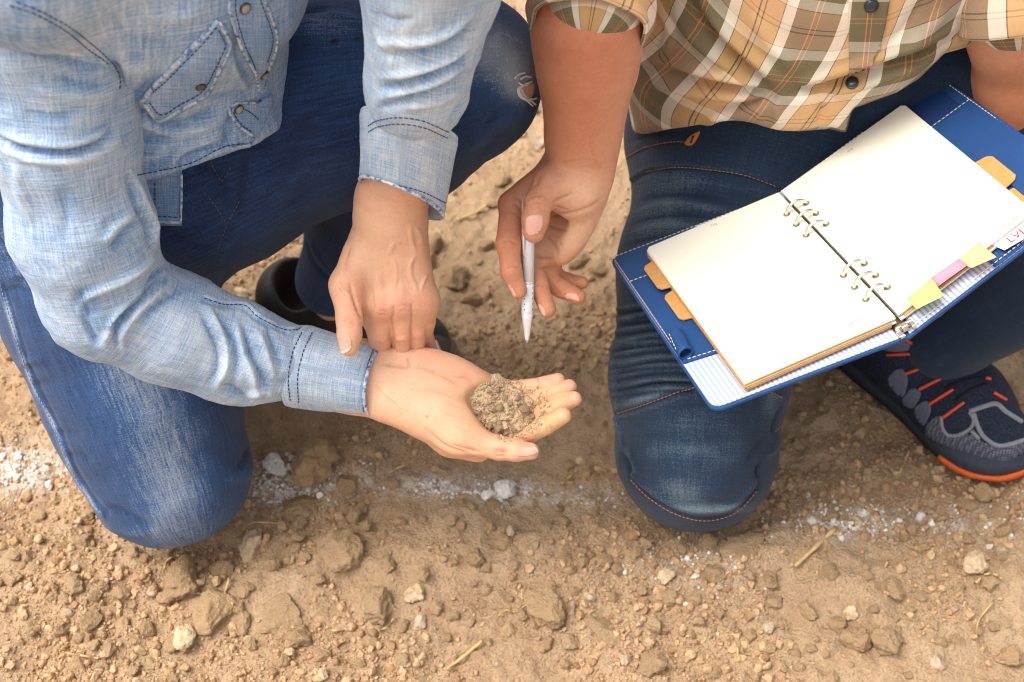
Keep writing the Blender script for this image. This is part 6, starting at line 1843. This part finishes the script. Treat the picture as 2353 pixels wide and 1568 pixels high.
for k, (X, Y, rx, ry, rot, mat, lab, sink, flat) in enumerate(named):
    clod('stone' if mat in (PALE, LIME) else 'soil_clod', X, Y, rx, ry, rot, mat, lab, 'stone' if mat in (PALE, LIME) else 'clod', None, k, sink, flat)
more = [(391, 1479, 15, 22), (205, 1425, 25, 20), (510, 1307, 28, 22), (686, 1206, 19, 17), (284, 1440, 18, 20), (172, 1339, 27, 20), (625, 1300, 18, 18), (284, 1368, 23, 19), (25, 1332, 25, 16), (1120, 1303, 14, 17), (973, 1321, 16, 14), (1156, 1246, 17, 17), (851, 1472, 20, 16), (1310, 1479, 21, 18), (1258, 1479, 17, 16), (1504, 1440, 23, 17), (1538, 1378, 19, 17), (1928, 1438, 22, 16), (2154, 1522, 20, 17), (1644, 1318, 22, 20), (1768, 1332, 17, 19), (1856, 1407, 17, 19), (1720, 1321, 12, 16), (2273, 1335, 28, 16), (1910, 1314, 20, 17), (1729, 1549, 13, 18), (2158, 1479, 15, 13), (557, 1430, 16, 25), (545, 1395, 15, 15), (450, 1450, 12, 10), (560, 1360, 15, 12), (575, 1350, 15, 12), (380, 1375, 16, 15), (150, 1375, 13, 13), (120, 1372, 14, 14), (60, 1280, 15, 15), (30, 1280, 14, 13), (70, 1245, 15, 13), (965, 1430, 20, 16), (1000, 1400, 15, 18), (1040, 1415, 13, 15), (1110, 1390, 12, 12), (1200, 1415, 14, 12), (880, 1230, 12, 12), (1340, 1290, 14, 14), (1180, 1300, 13, 11), (2060, 1450, 11, 11), (2090, 1400, 12, 15), (2110, 1370, 11, 15), (1990, 1320, 12, 12), (2200, 1470, 17, 15), (2280, 1440, 13, 12), (2310, 1430, 13, 12), (1830, 1500, 12, 10), (1600, 1380, 14, 16), (1590, 1460, 12, 10), (1650, 1410, 14, 12), (1420, 1310, 16, 15), (1460, 1270, 13, 15), (730, 1330, 16, 14), (700, 1280, 14, 14), (830, 1170, 14, 12), (920, 1200, 13, 11), (1060, 1210, 16, 11), (90, 1190, 18, 12), (200, 1190, 16, 10), (130, 1150, 14, 9), (800, 1110, 26, 20), (900, 1110, 16, 12), (1040, 640, 40, 26), (1000, 560, 26, 18), (1120, 560, 22, 15), (1330, 600, 26, 18), (1300, 545, 20, 14), (1080, 690, 24, 15), (1150, 330, 30, 16), (1240, 330, 24, 14), (1200, 420, 24, 16), (1150, 410, 26, 16), (1380, 620, 24, 16), (1220, 250, 26, 15), (560, 600, 18, 12), (600, 580, 22, 14), (2260, 1130, 26, 20), (2220, 1160, 30, 20), (2310, 1220, 24, 16)]
k = 100
for (X, Y, rx, ry) in more:
    k += 1
    clod('soil_clod', X, Y, rx, ry, random.uniform(-40, 40), CLOD if random.random() < .95 else GREYST, common, 'clod', BG, k, random.uniform(.2, .4), random.uniform(.7, .95))
# the rest of the individual clods, strewn where the photograph shows the ground
def free(X, Y):
    if 120 < X < 590 and 850 < Y < 1245: return False
    if 1400 < X < 1800 and Y < 1195: return False
    if X < 520 and Y < 900: return False
    if X > 1400 and Y < 720: return False
    if 2050 < X and Y < 1060: return False
    if 500 < X < 1330 and 800 < Y < 1050: return False
    return True
cnt = 0
tries = 0
while cnt < 190 and tries < 20000:
    tries += 1
    X, Y = random.uniform(-20, 2370), random.choice([random.uniform(1150, 1560), random.uniform(0, 1560)])
    if not free(X, Y): continue
    rpx_ = random.uniform(7, 13) if random.random() < .7 else random.uniform(12, 18)
    p = G(X, Y)
    if any((p[0] - a) ** 2 + (p[1] - b) ** 2 < (r + rpx_ / 2400) ** 2 for a, b, r in USED): continue
    k += 1; cnt += 1
    clod('soil_clod', X, Y, rpx_ * random.uniform(.9, 1.3), rpx_, random.uniform(0, 180), CLOD if random.random() < .94 else (GREYST if random.random() < .6 else PALE), common, 'clod', BG, k, random.uniform(.15, .4), random.uniform(.7, 1.0))

# crumbs
m = Mat('earth_crumbs', 0.95, 0.1)
pz = m.node('ShaderNodeNewGeometry').outputs['Position']
sh = m.attr('shade').outputs['Fac']; li = m.attr('lime').outputs['Fac']
c = m.ramp(sh, [(0.0, lin(156, 122, 92)), (0.3, lin(186, 152, 116)), (0.65, lin(202, 170, 132)), (0.93, lin(190, 156, 118)), (0.985, lin(158, 138, 118)), (1.0, lin(208, 186, 156))])
c = m.mix(m.rng(m.noise(pz, 300, 3), .3, .6, .5, 0), c, lin(148, 112, 80))
c = m.mix(li, c, lin(232, 228, 222))
m.color(c); m.bump(m.noise(pz, 420, 4, .7), .6, .002)
CRUMB = m.m
def crumbs(N, s0, s1, pw, sub, seed, ylo, yhi):
    rg = np.random.default_rng(seed)
    Yp = rg.uniform(ylo, yhi, N * 4); Xp = rg.uniform(-60, 2413, N * 4)
    t = (0 - CAM_Z) / (CF[2] + CU[2] * (784 - Yp) / KPX)
    x = t * (Xp - 1176.5) / KPX; y = t * (CF[1] + CU[1] * (784 - Yp) / KPX)
    dens = np.clip(0.5 + 1.3 * fbm(np.stack([x * 9, y * 9, 0 * x], -1), 77, 3), 0.05, 1)
    keep = rg.random(len(x)) < dens
    x, y, Xp, Yp = x[keep][:N], y[keep][:N], Xp[keep][:N], Yp[keep][:N]
    size = s0 + (s1 - s0) * rg.random(len(x)) ** pw
    z = ground_z(x, y)
    lm = np.zeros(len(x))
    for (lx, ly, rx, ry, v) in lime_spots:
        lm = np.maximum(lm, v * np.exp(-((Xp - lx) / rx) ** 2 - ((Yp - ly) / ry) ** 2))
    lm = (rg.random(len(x)) < lm * 0.75).astype(float) * rg.uniform(.5, 1, len(x))
    return np.stack([x, y, z + size * 0.28], 1), size, lm
pos, size, lm = crumbs(7500, .0020, .0068, 3.0, 2, 5, 0, 1600)
o = scatter_mesh('small_clods', pos, None, size, CRUMB, None, 2, 300, {'lime': lm})
tag(o, 'small earth crumbs strewn all over the dry ground', 'crumbs', kind='stuff')
pos, size, lm = crumbs(26000, .0009, .0026, 2.0, 1, 6, 200, 1600)
o = scatter_mesh('gravel', pos, None, size, CRUMB, None, 1, 500, {'lime': lm})
tag(o, 'fine gritty soil grains covering the dry ground', 'soil grains', kind='stuff')
# lime powder grains
rg = np.random.default_rng(9)
P_, S_ = [], []
for (lx, ly, rx, ry, v) in lime_spots[:6]:
    for _ in range(int(420 * v)):
        X, Y = lx + rg.normal() * rx * .55, ly + rg.normal() * ry * .5
        q = G(X, Y); P_.append(q); S_.append(0.0006 + 0.0022 * rg.random() ** 3)
P_ = np.array(P_); S_ = np.array(S_)
P_[:, 2] = ground_z(P_[:, 0], P_[:, 1]) + S_ * .4
cl = fbm(P_ * np.array([60, 60, 0]), 44, 2) > -0.05
o = scatter_mesh('lime_powder', P_[cl], None, S_[cl], LIME, None, 1, 700)
tag(o, 'white lime powder grains trailing across the ground in a line', 'powder', kind='stuff')

# straws
STRAW = plain('dry_straw', lin(196, 164, 112), 0.7, 0.3, 0, .18, 90)
straws = [
    ([(1921, 1213), (1880, 1252), (1827, 1301)], .0028, 'thick split straw stalk slanting below the running shoe'),
    ([(1109, 1472), (1070, 1505), (1028, 1537)], .0020, 'straight straw stalk at the bottom centre'),
    ([(153, 1501), (190, 1507), (226, 1513)], .0013, 'short straw lying level at the bottom left'),
    ([(528, 1328), (517, 1368), (535, 1388)], .0016, 'bent straw on the flat slab clod'),
    ([(377, 1307), (388, 1285), (413, 1276)], .0016, 'curved straw above the large rough clod'),
    ([(556, 1221), (581, 1201), (646, 1203)], .0011, 'thin bent straw by the flat tilted slab'),
    ([(761, 1450), (797, 1445)], .0014, 'tiny straw piece right of the fist-like clod'),
    ([(892, 1086), (920, 1073), (951, 1059)], .0016, 'straw in shade under the cupped hand'),
    ([(1289, 1113), (1308, 1097), (1325, 1082)], .0014, 'straw right of the lime line in the shade'),
    ([(2240, 1341), (2265, 1320), (2285, 1320), (2301, 1330)], .0015, 'curled straw by the pale knobbly stone'),
    ([(2283, 1382), (2250, 1425), (2243, 1465)], .0011, 'long thin curved straw near the right edge'),
    ([(1695, 1486), (1695, 1518)], .0012, 'small upright-lying straw right of the ball-shaped clod'),
    ([(1145, 1415), (1165, 1402), (1185, 1406), (1210, 1390)], .0008, 'wiry curled rootlet beside the oblong clod'),
    ([(2090, 1030), (2075, 1070), (2060, 1100)], .0010, 'thin stalk in the shade left of the running shoe'),
    ([(1120, 470), (1090, 490), (1050, 505)], .0020, 'blurred stalk on the far ground between the two people'),
    ([(905, 1420), (890, 1440), (870, 1450)], .0010, 'thin brown stalk by the ragged clod'),
    ([(2040, 1290), (2030, 1310)], .0012, 'broken straw chip above the upright oval clod'),
    ([(1880, 1310), (1872, 1330)], .0011, 'little straw chip below the thick split stalk'),
]
for pts, r, lab in straws:
    pts = np.array(pts, float)
    q = spline(pts, 6) if len(pts) > 2 else np.linspace(pts[0], pts[1], 6)
    p3 = []
    for i, (X, Y) in enumerate(q):
        w = G(X, Y); zz = float(ground_z(np.array([w[0]]), np.array([w[1]]))[0])
        p3.append(G(X, Y, zz + 0.006 + 0.003 * math.sin(i * 1.1)))
    rr = r * np.linspace(1, .75, len(p3))
    o = Build().tube(p3, rr, 6).make('straw', STRAW, None, True)
    tag(o, lab, 'straw', 'straws on the ground')
# say which clod is which: by the nearest landmark clod, the side it lies on and its rank from there
ALIAS = ['rough pitted clod below the faded knee', 'broad flat slab under the bent straw', 'wide half-buried clod', 'angular fist-like clod', 'pale grey angular stone', 'smooth mound-like clod', 'flat tilted brown slab', 'two-tone chalky clod', 'white-dusted stone', 'tall triangular clod', 'oblong clod in mid foreground', 'ragged brown clod', 'long slanting slab', 'ball-shaped clod', 'pale egg-shaped stone', 'smooth rounded clod', 'pointed pyramid clod', 'whitish oval stone', 'pale knobbly stone', 'speckled corner clod', 'upright oval clod', 'low wide mound', 'brightest lime lump', 'smaller lime lump', 'pale blurred stone', 'chalky-faced stone', 'angular light clod', 'wedge-shaped clod', 'pitted bottom-left clod', 'oval dusty clod by the faded knee', 'tip of the pen', 'torn knee', 'running shoe', 'thumb of the cupped hand', 'dark brown shoe', 'rolled sleeve']
LM = np.array([(n_[0], n_[1]) for n_ in named] + [(1212, 787), (1225, 205), (2100, 1000), (1190, 1050), (640, 720), (1300, 60)], float)
ORD = ['nearest', 'second', 'third', 'fourth', 'fifth', 'sixth', 'seventh', 'eighth', 'ninth', 'tenth', 'eleventh', 'twelfth', 'thirteenth', 'fourteenth', 'fifteenth', 'sixteenth', 'seventeenth', 'eighteenth', 'nineteenth', 'twentieth']
slots = {}
for o in [o for o in bpy.data.objects if o.get('group') == BG]:
    q = proj(np.array([o.matrix_basis.translation[:]]))[0]
    dd = q - LM
    i = int(np.argmin((dd ** 2).sum(1)))
    dx, dy = dd[i]
    side = ('right of' if dx > 0 else 'left of') if abs(dx) > abs(dy) else ('below' if dy > 0 else 'above')
    tone = {'earth_clod': 'tan clod', 'grey_pebble': 'greyish pebble', 'pale_stone': 'pale pebble'}[o.data.materials[0].name]
    slots.setdefault((i, side, tone), []).append((float(np.hypot(dx, dy)), o))
for (i, side, tone), L_ in slots.items():
    L_.sort(key=lambda t: t[0])
    for n_, (_, o) in enumerate(L_):
        r_ = 'only' if len(L_) == 1 else (ORD[n_] if n_ < len(ORD) else 'farthest')
        o['label'] = ('small ' if tone != 'tan clod' else '') + tone + ', ' + (r_ + ' one ' if r_ != 'nearest' else 'nearest one ') + side + ' the ' + ALIAS[i]
for o in bpy.data.objects:
    if '_base' in o: del o['_base']
